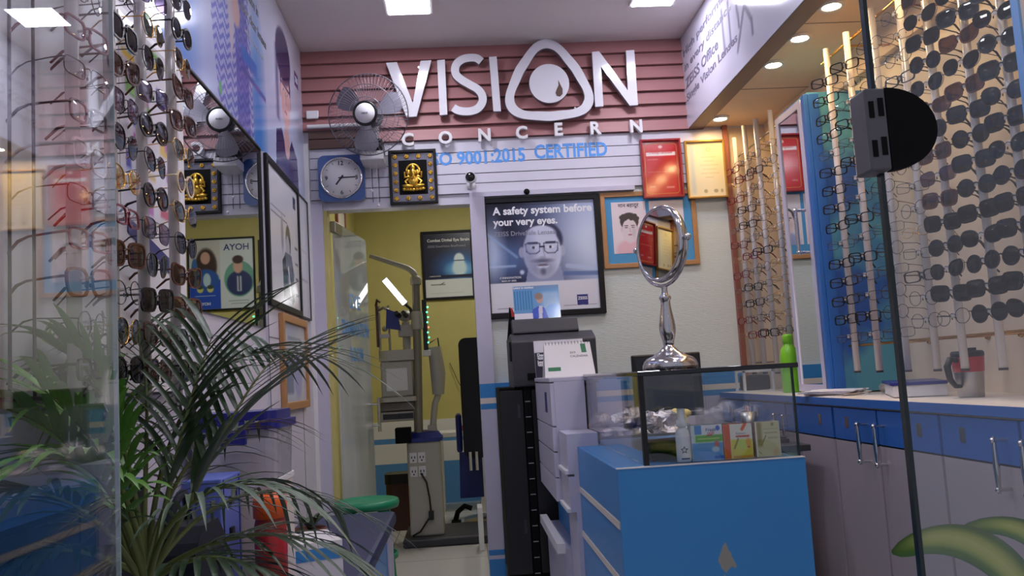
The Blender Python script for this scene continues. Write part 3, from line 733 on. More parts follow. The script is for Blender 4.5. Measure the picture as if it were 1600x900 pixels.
# ================================================================== CAMERA ON THE HEADER
t = thing('security_camera', 'small white bullet camera with black lens above the driving poster', 'camera', (.105, YB - .02, 2.07))
mb = MB(); mb.tube([(.105, YB - .014, 2.10), (.105, YB - .05, 2.10), (.106, YB - .075, 2.105)], .009); mb.lathe([(.0, .0), (.026, .0), (.026, .008), (.0, .01)], (.105, YB - .014, 2.10), NY, 18); mb.build('mount', 'white', t)
ax = Vector((-.1, -.95, -.12)).normalized()
mb = MB(); mb.lathe([(.0, -.03), (.027, -.028), (.030, -.015), (.030, .05), (.026, .056), (.026, .05), (.0, .05)], (.105, YB - .11, 2.118), ax, 24); mb.build('body', 'white', t)
mb = MB(); mb.lathe([(.0255, .048), (.024, .053), (.0, .055)], (.105, YB - .11, 2.118), ax, 24); mb.build('lens_window', 'black_glass', t)

# ================================================================== POSTERS ON THE BACK WALL
def face(P, cx, cy, s, asp, skin, dark, glasses=None, beard=False, hair=True, ears=True):
    """a head print: cx,cy centre, s half face height; asp = sheet width / height"""
    X = lambda v: v * s / asp
    sh = tuple(.86 * q for q in skin); 
    if hair: P.ell(cx, cy + .42 * s, X(.80), .72 * s, dark, .12)
    if ears: P.ell(cx - X(.76), cy - .02 * s, X(.12), .2 * s, sh, .3); P.ell(cx + X(.76), cy - .02 * s, X(.12), .2 * s, sh, .3)
    P.ell(cx, cy - .05 * s, X(.72), .98 * s, skin, .10)
    P.ell(cx, cy + .62 * s, X(.56), .34 * s, skin, .2)
    for sg in (-1, 1):
        P.ell(cx + sg * X(.32), cy + .14 * s, X(.13), .055 * s, (235, 235, 240), .3); P.ell(cx + sg * X(.32), cy + .14 * s, X(.055), .055 * s, dark, .4)
        P.line(cx + sg * X(.17), cy + .30 * s, cx + sg * X(.50), cy + .31 * s, .045 * s, dark, .8)
        P.ell(cx + sg * X(.42), cy - .2 * s, X(.16), .22 * s, sh, 1.2, .4)
    P.line(cx + X(.03), cy + .1 * s, cx + X(.09), cy - .2 * s, .03 * s, sh); P.ell(cx, cy - .24 * s, X(.13), .05 * s, sh, .6)
    if beard:
        P.ell(cx, cy - .66 * s, X(.46), .36 * s, tuple(.6 * q + .4 * d for q, d in zip(skin, dark)), .7, .7); P.ell(cx, cy - .36 * s, X(.34), .07 * s, dark, 1.2, .6)
        P.ell(cx, cy - .55 * s, X(.24), .1 * s, skin, .3); P.ell(cx, cy - .76 * s, X(.1), .12 * s, dark, 1, .55)
    P.ell(cx, cy - .52 * s, X(.22), .05 * s, (150, 100, 110) if not beard else (120, 110, 125), .4)
    if glasses:
        for sg in (-1, 1):
            c = cx + sg * X(.34); h = .20 * s
            pts = [(c + X(.27) * x_, cy + .12 * s + h * z_) for x_, z_ in ((-1, .8), (-.6, 1), (.6, 1), (1, .8), (.9, -.6), (.5, -1), (-.5, -1), (-.9, -.6), (-1, .8))]
            for a, b in zip(pts[:-1], pts[1:]): P.line(*a, *b, .024 * s, glasses, .6)
        P.line(cx - X(.08), cy + .17 * s, cx + X(.08), cy + .17 * s, .03 * s, glasses)

yw = YB - .001
# driving poster
px0, px1, pz0, pz1 = .148, .800, 1.362, 2.022
t = thing('driving_lens_poster', 'black-framed poster of a bearded man in glasses on a night-blue road', 'poster', ((px0 + px1) / 2, yw, pz0))
frame_part(t, (px0, yw, pz0), XA, ZA, px1 - px0, pz1 - pz0, .03, .024)
W, Hh = px1 - px0 - .06, pz1 - pz0 - .06
P = Pic(130, 130, (30, 34, 62))
P.grad((28, 30, 54), (150, 165, 205), .25, .5, .95, .62)
P.ell(.98, .62, .30, .34, (214, 222, 240), 1.4, .9); P.ell(.15, .48, .25, .16, (110, 140, 195), 1.2, .7); P.ell(.03, .55, .10, .26, (200, 215, 240), 1.2, .8)
P.line(.0, .72, .26, .50, .012, (150, 180, 225), .6); P.line(.0, .42, .24, .42, .010, (190, 210, 240), .6); P.line(.72, .40, 1, .36, .02, (190, 205, 230), .6); P.line(.70, .33, 1, .32, .02, (80, 105, 160), .7)
P.ell(.30, .36, .02, .02, (220, 230, 250), .8)
P.poly([(.33, .27), (.68, .27), (.66, .40), (.36, .40)], (150, 158, 190))
face(P, .495, .545, .245, 1.0, (206, 210, 232), (58, 58, 84), (46, 48, 76), beard=True)
P.ell(.36, .52, .07, .22, (96, 104, 150), 1.2, .35)
P.rect(0, 1, 0, .27, (222, 222, 230), .004)
P.rect(.06, .30, .035, .042, (150, 150, 170), .004)
P.rect(.66, .97, .035, .040, (150, 150, 170), .004)
P.build('print', (px0 + .03, yw - .009, pz0 + .03), XA, ZA, W, Hh, t, 'ink_gloss')
ty = yw - .0107; tx = px0 + .065
for body, x, z, wd, m_ in (('A safety system before', tx, 1.925, .545, 't_white'), ('your very eyes.', tx, 1.862, .352, 't_white'), ('ZEISS DriveSafe Lenses', tx, 1.815, .335, 't_grey'), ('// INNOVATION', tx + .02, 1.578, .115, 't_white'), ('MADE BY ZEISS', tx + .03, 1.562, .078, 't_white')):
    mb = MB(); mb.text(body, (x, ty, z), XA, ZA, w=wd, bold=.03 if wd > .34 else .01, cy=.2); mb.build('text_line', m_, t)
bx, bz = .675, 1.435; mb = MB()
mb.prism([(-.03, -.016), (-.025, -.022), (.0, -.019), (.025, -.022), (.03, -.016), (.03, .036), (-.03, .036)], (bx, ty + .0008, bz), XA, ZA, NY * .0008)
mb.text('ZEISS', (bx, ty - .0004, bz + .008), XA, ZA, w=.052, bold=.02, cx=.5, m=1); mb.build('emblem', ['t_navy', 't_white'], t)
mb = MB(); mb.ball((.405, YB - .035, 2.045), .017); mb.tube([(.405, YB - .012, 2.04), (.405, YB - .035, 2.045)], .008); tag(mb.build('suction_hook', 'matte_black'), 'small black round hook above the top bar of the driving poster', 'hook')

# red and gilt certificates
def rect_thing(name, label, cat, x0, x1, z0, z1, y=yw): return thing(name, label, cat, ((x0 + x1) / 2, y, z0))
x0, x1, z0, z1 = 1.045, 1.272, 1.975, 2.305
t = rect_thing('red_certificate', 'red framed certificate with white title band under the small N', 'certificate', x0, x1, z0, z1, YB - .022)
frame_part(t, (x0, YB - .022, z0), XA, ZA, x1 - x0, z1 - z0, .012, .026, 'red_edge')
P = Pic(60, 80, (190, 44, 48)); P.rect(.1, .9, .735, .80, (236, 226, 224)); P.ell(.5, .9, .06, .03, (230, 190, 185), .4)
P.rect(.12, .42, .66, .675, (214, 120, 116)); P.rect(.12, .85, .44, .447, (212, 110, 105)); P.rect(.14, .3, .16, .19, (220, 140, 135), .02); P.rect(.6, .82, .14, .17, (220, 140, 135), .02)
P.build('sheet', (x0 + .012, YB - .031, z0 + .012), XA, ZA, x1 - x0 - .024, z1 - z0 - .024, t, 'ink_gloss')
mb = MB(); cx, cz = (x0 + x1) / 2, (z0 + z1) / 2
mb.ring(rrect(.182, .282, .016, 4, cx, cz), rrect(.177, .277, .014, 4, cx, cz), (0, YB - .0335, 0), XA, ZA, YA * .001, 0)
mb.text('Training Certificate', (cx, YB - .033, z0 + .246), XA, ZA, w=.13, m=1, cx=.5); mb.build('gold_border', ['t_gold', 't_red'], t)
x0, x1, z0, z1 = 1.292, 1.517, 1.962, 2.288
t = rect_thing('gold_framed_certificate', 'cream certificate in a thin gilt frame beside the red one', 'certificate', x0, x1, z0, z1, YB - .022)
frame_part(t, (x0, YB - .022, z0), XA, ZA, x1 - x0, z1 - z0, .010, .024, 'gilt')
P = Pic(60, 80, (232, 222, 186)); P.rect(.10, .2, .05, .95, (206, 210, 200), .08); P.ell(.6, .86, .06, .035, (190, 180, 140), .3); P.ell(.6, .86, .04, .02, (232, 222, 186), .3)
for k, (a, b) in enumerate(((.40, .8), (.46, .74), (.36, .86), (.42, .8), (.36, .86), (.48, .7))): P.rect(a, b, .72 - .075 * k, .732 - .075 * k, (204, 194, 158), .01)
for x_, r_ in ((.46, .05), (.74, .06), (.9, .035)): P.ell(x_, .10, r_, .035, (180, 170, 130), .3)
P.build('sheet', (x0 + .010, YB - .030, z0 + .010), XA, ZA, x1 - x0 - .02, z1 - z0 - .02, t, 'ink_gloss')

# wooden frame with two drawn portraits on blue
x0, x1, z0, z1 = .806, 1.336, 1.602, 2.022
t = rect_thing('framed_portraits', 'wooden frame holding two portrait sheets on a blue mount behind the table mirror', 'picture', x0, x1, z0, z1)
frame_part(t, (x0, yw, z0), XA, ZA, x1 - x0, z1 - z0, .026, .018, 'cork')
mb = MB(); mb.box(x0 + .026, x1 - .026, yw - .0085, yw - .006, z0 + .026, z1 - .026); mb.build('blue_mount', 'blue_mat', t)
P = Pic(80, 112, (224, 212, 218)); P.ell(.5, .05, .42, .22, (222, 180, 192), .3); P.rect(.43, .57, .2, .36, (224, 196, 202), .05)
P.ell(.5, .44, .235, .24, (218, 205, 212), .06); P.ell(.5, .62, .27, .17, (52, 46, 52), .1); P.ell(.5, .50, .205, .165, (216, 203, 210), .1)
for k in range(9): P.ell(.27 + .058 * k, .70 + .03 * math.sin(2.1 * k), .06, .04, (52, 46, 52), .3)
for sg in (-1, 1): P.line(.5 + sg * .05, .535, .5 + sg * .15, .54, .008, (60, 50, 60)); P.ell(.5 + sg * .10, .50, .045, .012, (70, 60, 75), .4); P.ell(.5 + sg * .235, .47, .03, .05, (212, 190, 198), .2)
P.line(.5, .49, .515, .41, .007, (160, 130, 140)); P.ell(.5, .36, .06, .016, (170, 100, 112), .4); P.ell(.62, .42, .06, .12, (180, 170, 182), 1, .5)
P.build('left_sheet', (.866, yw - .0085, 1.682), XA, ZA, .19, .285, t)
P = Pic(50, 70, (222, 214, 218)); P.ell(.5, .05, .4, .2, (150, 160, 200), .3); face(P, .5, .45, .25, .67, (214, 196, 200), (50, 45, 50))
P.build('right_sheet', (1.076, yw - .0085, 1.682), XA, ZA, .19, .285, t)
mb = MB(); mb.text('मान बहादूर', (.961, yw - .0102, 1.93), XA, ZA, w=.115, cx=.5, bold=.01); mb.build('sheet_title', 't_dark', t)

# card of a woman in blue on the printer
# exam room posters
x0, x1, z0, z1 = -.30, .16, 1.76, 2.375
yp = 7.799
t = rect_thing('digital_lens_poster', 'dark poster with a glowing blue-lit head on the olive wall', 'poster', x0, x1, z0, z1, yp)
frame_part(t, (x0, yp, z0), XA, ZA, x1 - x0, z1 - z0, .022, .02)
P = Pic(80, 110, (32, 34, 60)); P.ell(.75, .46, .42, .2, (60, 130, 215), 1.3, .95); P.ell(.75, .42, .25, .1, (150, 215, 250), 1.2, .9)
P.ell(.74, .58, .11, .1, (225, 240, 246), .3); P.ell(.74, .45, .15, .13, (215, 235, 244), .4); P.line(.62, .565, .86, .565, .01, (90, 110, 140)); P.rect(0, 1, .30, .345, (34, 36, 64)); P.rect(0, 1, 0, .28, (222, 226, 226))
P.line(.12, .2, .42, .2, .008, (110, 120, 120)); P.line(.3, .19, .4, .23, .006, (80, 90, 90)); P.line(.1, .06, .8, .06, .004, (170, 175, 175))
P.build('print', (x0 + .022, yp - .009, z0 + .022), XA, ZA, x1 - x0 - .044, z1 - z0 - .044, t)
for body, x, z, wd, m_ in (('Combat Digital Eye Strain', x0 + .055, z1 - .105, .375, 't_white'), ('ZEISS DuraVision BlueProtect', x0 + .055, z1 - .148, .34, 't_grey'), ('// INNOVATION', x0 + .06, z0 + .205, .10, 't_white')):
    mb = MB(); mb.text(body, (x, yp - .0108, z), XA, ZA, w=wd, bold=.02); mb.build('text_line', m_, t)
x0, x1, z0, z1 = .19, .77, 1.77, 2.41
t = rect_thing('lens_brand_poster', 'two-panel poster of a woman and a suited man, seen in the wall mirror', 'poster', x0, x1, z0, z1, yp)
frame_part(t, (x0, yp, z0), XA, ZA, x1 - x0, z1 - z0, .016, .02)
P = Pic(110, 120, (214, 222, 226)); P.rect(.52, 1, 0, 1, (208, 206, 204)); P.rect(.52, 1, 0, .42, (42, 82, 190))
P.ell(.74, .62, .17, .26, (70, 52, 50), .2); P.ell(.75, .42, .21, .16, (50, 92, 168), .15); P.ell(.92, .58, .05, .16, (60, 110, 170), .2); P.ell(.75, .74, .075, .09, (214, 170, 155), .2); P.ell(.73, .42, .06, .10, (190, 214, 226), .2)
for x_ in (.68, .84): P.ell(x_, .29, .05, .05, (205, 205, 120), .2); P.ell(x_, .32, .05, .03, (70, 80, 70), .3)
P.rect(.60, .92, .19, .198, (160, 185, 230))
P.ell(.22, .42, .24, .26, (110, 168, 150), .06); P.ell(.22, .36, .20, .18, (48, 58, 106), .1); P.rect(.19, .26, .24, .46, (200, 205, 220), .02); P.line(.225, .26, .225, .46, .012, (60, 60, 80)); P.ell(.24, .60, .075, .1, (214, 172, 152), .2); P.ell(.24, .70, .085, .06, (60, 40, 38), .3)
P.rect(.08, .40, .10, .11, (150, 160, 170)); P.rect(.08, .36, .06, .07, (150, 160, 170))
P.build('print', (x0 + .016, yp - .009, z0 + .016), XA, ZA, x1 - x0 - .032, z1 - z0 - .032, t)
mb = MB(); mb.text('HOYA', (x0 + .05, yp - .0108, z1 - .115), XA, ZA, w=.22, bold=.02); mb.text('HOYA', (x1 - .14, yp - .0108, z0 + .05), XA, ZA, w=.10, m=1, bold=.02, cx=.5); mb.build('poster_lettering', ['t_navy', 't_white'], t)
t = thing('notice_board', 'cream board in a brown frame inside the exam room behind the glass door', 'board', (-.88, 6.75, 1.95))
frame_part(t, (-.879, 6.55, 1.95), YA, ZA, .5, .5, .04, .02, 'trim_brown')
mb = MB(); mb.box(-.873, -.868, 6.59, 7.01, 1.99, 2.41); mb.build('board', 'cream', t)

# ================================================================== LEFT WALL: MIRROR, PICTURES, BANNER
xw = XL + .0005
t = thing('wall_mirror', 'large frameless mirror on the left wall below the blue banner', 'mirror', (XL, 3.1, 1.305))
mb = MB(); mb.box(XL + .001, XL + .007, 2.55, 3.61, 1.305, 2.04); mb.build('mirror_glass', 'mirror', t)
mb = MB(); mb.box(XL + .001, XL + .012, 2.55, 3.61, 2.04, 2.048); mb.box(XL + .001, XL + .012, 3.61, 3.618, 1.305, 2.048); mb.build('edge_trim', 'black', t)
# printed banner above it
BY0, BY1, BZ0, BZ1 = 1.3, 4.70, 2.052, ZC - .004
P = Pic(520, 130, (186, 194, 226)); asp = (BY1 - BY0) / (BZ1 - BZ0)
U = lambda y: (y - BY0) / (BY1 - BY0)
V = lambda z: (z - BZ0) / (BZ1 - BZ0)
P.grad((170, 184, 228), (206, 206, 222), .3, .0, .8, 1)
P.ell(U(2.55), V(2.2), .05, .35, (96, 140, 214), 1.4, .9); P.ell(U(3.62), V(2.1), .035, .5, (60, 130, 215), 1.3, .9); P.ell(U(2.3), V(2.5), .10, .25, (205, 214, 238), 1.3, .8)
for k in range(5): P.line(U(1.9 + .17 * k), V(2.75), U(2.25 + .17 * k), V(2.35), .004, (190, 198, 222), .8, 1 / asp)
SH = .24
shirt = P.mpoly([(U(SH + 2.86), V(2.88)), (U(SH + 3.20), V(2.88)), (U(SH + 3.27), V(2.5)), (U(SH + 3.30), V(2.05)), (U(SH + 2.78), V(2.05)), (U(SH + 2.70), V(2.35)), (U(SH + 2.78), V(2.6))])
zig = (np.mod(P.V * 22 + np.abs(np.mod(P.U * asp * 9, 1) - .5) * 1.6, 1) > .5)
P.mix(shirt, (112, 120, 200)); P.mix(shirt * zig, (172, 180, 224))
P.mix(P.mpoly([(U(SH + 3.02), V(2.75)), (U(SH + 3.22), V(2.55)), (U(SH + 3.24), V(2.05)), (U(SH + 3.04), V(2.05))]) * zig, (92, 96, 180))
P.poly([(U(SH + 2.94), V(2.88)), (U(SH + 3.08), V(2.88)), (U(SH + 3.05), V(2.55)), (U(SH + 2.97), V(2.25)), (U(SH + 2.92), V(2.5))], (196, 186, 200))
P.ell(U(SH + 3.03), V(2.62), .02, .12, (214, 180, 178), .3); P.ell(U(SH + 3.05), V(2.5), .018, .08, (206, 172, 170), .3)
P.ell(U(SH + 2.80), V(2.11), .006, .03, (80, 170, 110), .3)
face(P, U(4.24), V(2.47), .19, asp, (214, 172, 172), (58, 48, 84)); P.ell(U(4.21), V(2.66), .052, .16, (52, 46, 88), .2); P.rect(U(4.02), U(4.07), V(2.3), V(2.66), (60, 52, 92), .02, .8)
P.poly([(U(3.96), V(2.05)), (U(4.52), V(2.05)), (U(4.50), V(2.22)), (U(4.36), V(2.28)), (U(4.24), V(2.17)), (U(4.12), V(2.28)), (U(3.99), V(2.24))], (58, 44, 96)); P.ell(U(4.24), V(2.24), .02, .1, (208, 166, 166), .2)
P.rect(U(4.50), U(4.60), V(2.62), V(2.7), (70, 60, 130), .003)
P.rect(U(3.36), U(3.62), V(2.34), V(2.40), (70, 120, 205), .01); P.rect(U(3.36), U(3.78), V(2.29), V(2.315), (80, 96, 170), .004)
t = thing('wall_banner', 'long pale blue printed banner of people along the top of the left wall', 'banner', (XL, 3.0, BZ0))
P.build('print', (XL + .001, BY0, BZ0), YA, ZA, BY1 - BY0, BZ1 - BZ0, t, 'ink_gloss', .004)
for body, y, z, wd, hh, m_ in (('Full UV', 3.36, 2.71, .17, .055, 't_dark'), ('protection in', 3.36, 2.62, .32, .055, 't_dark'), ('your clear lenses', 3.36, 2.53, .46, .055, 't_dark'), ('with every lens', 3.42, 2.465, .34, .026, 't_grey'), ('ZEISS', 4.515, 2.645, .07, .03, 't_white')):
    mb = MB(); mb.text(body, (XL + .0052, y, z), YA, ZA, w=wd, h=hh, bold=.02); mb.build('text_line', m_, t)
# black-framed monochrome picture
y0, y1, z0, z1 = 3.655, 4.385, 1.40, 2.04; xo = XL + .0125
t = thing('framed_photograph', 'thick black framed black-and-white photograph next to the wall mirror', 'picture', (xo, (y0 + y1) / 2, z0))
frame_part(t, (xo, y0, z0), YA, ZA, y1 - y0, z1 - z0, .028, .016)
P = Pic(100, 90, (214, 214, 220)); P.rect(.08, .55, .70, .71, (150, 150, 160)); P.rect(.08, .60, .66, .672, (130, 130, 142)); P.rect(.84, .93, .84, .94, (60, 60, 76), .01)
P.ell(.62, .52, .085, .13, (70, 72, 84), .2); P.ell(.60, .45, .07, .12, (190, 190, 198), .3); P.poly([(.42, .05), (.40, .30), (.50, .42), (.72, .42), (.80, .28), (.78, .05)], (120, 124, 140))
P.poly([(.44, .08), (.40, .34), (.50, .40), (.56, .20), (.60, .06)], (46, 48, 62)); P.line(.45, .3, .70, .22, .02, (50, 52, 66)); P.line(.72, .05, .74, .32, .02, (70, 72, 84)); P.ell(.42, .55, .04, .14, (160, 162, 172), .6); P.line(.60, .30, .66, .10, .02, (220, 220, 226))
for k in range(4): P.line(.86, .12 + .13 * k, .95, .12 + .13 * k, .01, (120, 122, 134))
P.build('print', (xo + .0062, y0 + .028, z0 + .028), YA, ZA, y1 - y0 - .056, z1 - z0 - .056, t, 'ink_gloss')
y0, y1 = 4.395, 4.66
t = thing('narrow_poster', 'thin dark-edged white poster between the black photograph and the corner', 'poster', (xo, (y0 + y1) / 2, 1.40))
frame_part(t, (xo, y0, 1.40), YA, ZA, y1 - y0, .63, .010, .012, 'charcoal')
P = Pic(30, 50, (200, 202, 212)); P.rect(.1, .8, .3, .31, (150, 150, 162)); P.rect(.2, .7, .55, .56, (168, 168, 178)); P.build('print', (xo + .005, y0 + .01, 1.41), YA, ZA, y1 - y0 - .02, .61, t)
y0, y1, z0, z1 = 3.86, 4.46, .96, 1.385
t = thing('wood_framed_certificate', 'wood-framed pale certificate below the black-and-white photograph', 'certificate', (xo, (y0 + y1) / 2, z0))
frame_part(t, (xo, y0, z0), YA, ZA, y1 - y0, z1 - z0, .035, .022, 'cork')
P = Pic(50, 40, (196, 202, 218)); P.rect(.1, .4, .1, .6, (120, 130, 160), .04); P.ell(.62, .35, .2, .3, (150, 150, 214), .4, .7); P.rect(.2, .8, .78, .84, (150, 160, 190))
P.build('sheet', (xo + .009, y0 + .035, z0 + .035), YA, ZA, y1 - y0 - .07, z1 - z0 - .07, t, 'ink_gloss')

# ================================================================== RIGHT BULKHEAD PRINT
t = thing('fascia_print', 'glossy white printed fascia of the right bulkhead with grey script strokes', 'banner', (1.33, 3.0, 2.362))
P = Pic(300, 60, (206, 205, 222)); asp2 = 3.78 / .52
def FU(y): return (4.745 - y) / 3.78
def FV(z): return (z - 2.362) / .52
for x0_, y0_, x1_, y1_ in ((1127, 18, 1133, 80), (1137, 4, 1142, 68), (1150, 4, 1155, 40), (1162, 12, 1153, 80), (1163, 8, 1174, 30), (1174, 30, 1176, 52)):
    a_, b_ = on_x(x0_, y0_, 1.3265), on_x(x1_, y1_, 1.3265); P.line(FU(a_.y), FV(a_.z), FU(b_.y), FV(b_.z), .0035, (142, 138, 158), .9, 1 / asp2)
P.ell(FU(2.4), FV(2.6), .10, .5, (170, 172, 206), 1.4, .6)
P.build('print', (1.329, 4.745, 2.362), NY, ZA, 3.78, .52, t, 'ink_gloss', .003)
mb = MB()
for body, y, z, wd in (('High performance', 4.70, 2.745, .95), ('in every distance', 4.70, 2.66, .85), ('ZEISS Office', 4.70, 2.575, .62), ('Single Vision Lenses', 4.70, 2.49, .90)): mb = MB(); mb.text(body, (1.3255, y, z), NY, ZA, w=wd, h=.056, bold=.02); mb.build('text_line', 't_mid', t)

# ================================================================== MIRRORED PILLAR IN THE RACK WALL
t = thing('mirrored_pillar', 'tall blue cabinet pillar with a mirrored door and white edging between the frame racks', 'pillar', (1.65, 3.72, .905))
mb = MB(); mb.box(1.515, XR - .002, 3.55, 3.89, .905, 2.17); mb.build('carcass', 'mottled', t, .003)
mb = MB(); mb.box(1.495, 1.515, 3.54, 3.575, .905, 2.16); mb.box(1.515, 1.56, 3.538, 3.55, .905, 2.16); mb.build('blue_edge_strip', 'blue_dark', t, .003)
md = MB(); md.ring([(0, 0), (.30, 0), (.30, 1.24), (0, 1.24)], [(.035, .03), (.265, .03), (.265, 1.21), (.035, 1.21)], (1.497, 3.885, .91), NY, ZA, XA * .02); md = md.build('door_frame', 'laminate', t)
mb = MB(); mb.box(1.502, 1.508, 3.615, 3.855, .935, 2.125); mb.build('mirror_panel', 'mirror', md)
mb = MB()
for z in (1.50, 1.68): mb.tube([(1.497, 3.63, z), (1.45, 3.63, z)], .006); mb.ball((1.45, 3.63, z), .009)
mb.tube([(1.452, 3.63, 1.49), (1.452, 3.63, 1.60), (1.452, 3.63, 1.69)], [.007, .010, .007]); mb.build('handle', 'chrome', md)

# ================================================================== CABINETS ALONG THE RIGHT WALL
t = thing('worktop', 'long cream worktop with a blue front edge over the right-hand cabinets', 'worktop', (1.59, 3.0, .872))
mb = MB(); mb.box(1.378, XR - .002, 1.25, 4.70, .874, .9); mb.box(1.374, 1.378, 1.25, 4.70, .872, .9, 1); mb.build('slab', ['cream', 'blue_dark'], t)
def cabinet(y0, y1, ys, label, hinge):
    t = thing('base_cabinet', label, 'cabinet', (1.59, (y0 + y1) / 2, 0), 'blue and grey base cabinets')
    mb = MB(); mb.box(1.402, XR - .004, y0 + .002, y1 - .002, .07, .868); mb.box(1.43, XR - .004, y0 + .002, y1 - .002, 0, .07, 1); mb.build('carcass', ['cream', 'charcoal'], t)
    for (a, b), hy in zip(zip(ys[:-1], ys[1:]), hinge):
        d = MB(); a_, b_ = a + .006, b - .006
        d.box(1.382, 1.400, a_, b_, .075, .745); d.box(1.382, 1.400, a_, b_, .751, .864, 1); d.box(1.385, 1.400, a_, b_, .745, .751, 2); d = d.build('door', ['warm_grey', 'blue_dark', 'matte_black'], t)
        mb = MB()
        for z in (.69, .815): mb.tube([(1.382, hy, z), (1.345, hy, z)], .005); mb.ball((1.345, hy, z), .0075)
        mb.tube([(1.348, hy, .68), (1.348, hy, .70), (1.348, hy, .752), (1.348, hy, .805), (1.348, hy, .825)], [.004, .006, .009, .006, .004]); mb.build('handle', 'chrome', d)
        ly = b_ - .11 if hy < (a + b) / 2 else a_ + .11
        mb = MB(); mb.box(1.3795, 1.382, ly - .013, ly + .013, .795, .835); mb.build('lock_plate', 'steel', d)
cabinet(1.40, 1.776, (1.40, 1.776), 'single-door blue and grey base cabinet nearest the glass shop door', (1.45,))
cabinet(1.776, 2.53, (1.78, 2.156, 2.529), 'two-door blue and grey base cabinet under the red mug', (2.10, 2.215))
cabinet(2.53, 3.277, (2.531, 2.923, 3.273), 'two-door blue and grey base cabinet under the boxed book', (2.875, 3.0))
cabinet(3.277, 4.25, (3.283, 3.764, 4.246), 'two-door blue and grey base cabinet beside the display counter', (3.71, 3.82))
cabinet(4.25, 4.70, (4.255, 4.695), 'single-door blue and grey base cabinet against the back wall', (4.40,))

# things on that worktop
b = on_z(1238, 613, .9); t = thing('water_bottle', 'lime green plastic bottle on the cream worktop by the mirrored pillar', 'bottle', b)
mb = MB(); mb.lathe([(.0, 0), (.038, 0), (.042, .006), (.042, .09), (.039, .098), (.042, .106), (.042, .17), (.036, .20), (.022, .222), (.020, .228)], b, n=28); mb.build('body', 'green_bottle', t)
mb = MB(); mb.lathe([(.020, .226), (.024, .228), (.024, .262), (.021, .27), (.0, .272)], b, n=24); mb.build('cap', 'green_bottle', t)
b = Vector((1.60, 2.72, .9)); t = thing('travel_mug', 'steel travel mug with red band and black lid on the worktop', 'mug', b)
mb = MB(); mb.lathe([(.0, 0), (.036, 0), (.038, .005), (.043, .075), (.043, .080)], b, n=32); mb.build('steel_base', 'steel', t)
mb = MB(); mb.lathe([(.043, .080), (.0455, .082), (.048, .125), (.046, .128)], b, n=32); mb.build('red_band', 'mug_red', t)
mb = MB(); mb.lathe([(.046, .127), (.049, .129), (.049, .140), (.044, .146), (.0, .147)], b, n=32); mb.box(b.x - .014, b.x + .014, b.y - .03, b.y + .01, b.z + .145, b.z + .155); mb.build('lid', 'black', t)
hd = Vector((-.95, -.30, 0)); mb = MB(); mb.tube([b + hd * .044 + ZA * .118, b + hd * .075 + ZA * .122, b + hd * .088 + ZA * .10, b + hd * .082 + ZA * .06, b + hd * .062 + ZA * .038, b + hd * .04 + ZA * .036], [.009, .010, .011, .010, .008, .006], 10); mb.build('handle', 'black', t)
t = thing('boxed_book', 'white boxed volume with navy cover lying beside the red mug', 'book', (1.60, 3.08, .9))
mb = MB(); mb.obox((1.60, 3.07, .922), Vector((.93, -.37, 0)), Vector((.37, .93, 0)), ZA, .085, .17, .020); mb.build('page_block', 'white', t, .003)
mb = MB(); mb.obox((1.597, 3.07, .947), Vector((.93, -.37, 0)), Vector((.37, .93, 0)), ZA, .09, .175, .005); mb.build('cover', 'navy_plastic', t, .002)
for k in range(4):
    a = .25 + .16 * k; u_ = Vector((math.cos(a), math.sin(a), 0)); v_ = ZA.cross(u_); tn = [.0, .012, -.010, .004][k]
    mb = MB(); n_ = 8; vs = []
    for i in range(n_ + 1):
        for j in range(n_ + 1):
            p = Vector((1.47 + tn, 3.45, .9025 + .006 * k)) + u_ * (.075 * (i / n_ - .5) * 2) + v_ * (.105 * (j / n_ - .5) * 2)
            p.z += .006 * math.sin(i * .9 + k) ** 2 * (i / n_); vs.append(p)
    top = vs; m2 = n_ + 1; bt = [p - ZA * .0035 for p in vs]; N_ = len(vs)
    fs = [(i * m2 + j, (i + 1) * m2 + j, (i + 1) * m2 + j + 1, i * m2 + j + 1) for i in range(n_) for j in range(n_)]
    fs2 = [tuple(N_ + q for q in f[::-1]) for f in fs]
    rim = [i * m2 for i in range(m2)] + [n_ * m2 + j for j in range(1, m2)] + [i * m2 + n_ for i in range(n_ - 1, -1, -1)] + [j for j in range(n_ - 1, 0, -1)]
    fs3 = [(rim[i], rim[(i + 1) % len(rim)], N_ + rim[(i + 1) % len(rim)], N_ + rim[i]) for i in range(len(rim))]
    mb.add(top + bt, fs + fs2 + fs3)
    o = mb.build('loose_papers', ['white', 'cream', 'laminate', 'white'][k]); tag(o, ['lowest white sheet of the crumpled paper pile on the worktop', 'cream sheet just above the lowest of the worktop paper pile', 'lavender sheet just below the top of the worktop paper pile', 'topmost white sheet of the crumpled paper pile on the worktop'][k], 'paper', 'paper pile on the worktop')
mb = MB(); bb = Vector((1.66, 3.38, .9)); mb.ball(bb + ZA * .022, .04, .028, .022); mb.ball(bb + Vector((.03, -.01, .03)), .022, .018, .018); tag(mb.build('cleaning_cloth', 'machine'), 'small grey bundled cleaning cloth behind the worktop papers', 'cloth')
t = thing('plastic_organizer', 'small white framed organizer box on the far end of the worktop', 'organizer', (1.50, 4.5, .9))
mb = MB(); mb.box(1.42, 1.58, 4.42, 4.56, .9, .908); [mb.box(x, x + .012, y, y + .012, .908, 1.01) for x in (1.42, 1.568) for y in (4.42, 4.548)]; mb.box(1.42, 1.58, 4.42, 4.43, 1.0, 1.012); mb.box(1.42, 1.58, 4.55, 4.56, 1.0, 1.012); mb.build('frame', 'white', t)
mb = MB(); mb.box(1.435, 1.565, 4.435, 4.545, .908, .985); mb.build('contents', 'charcoal', t, .01)

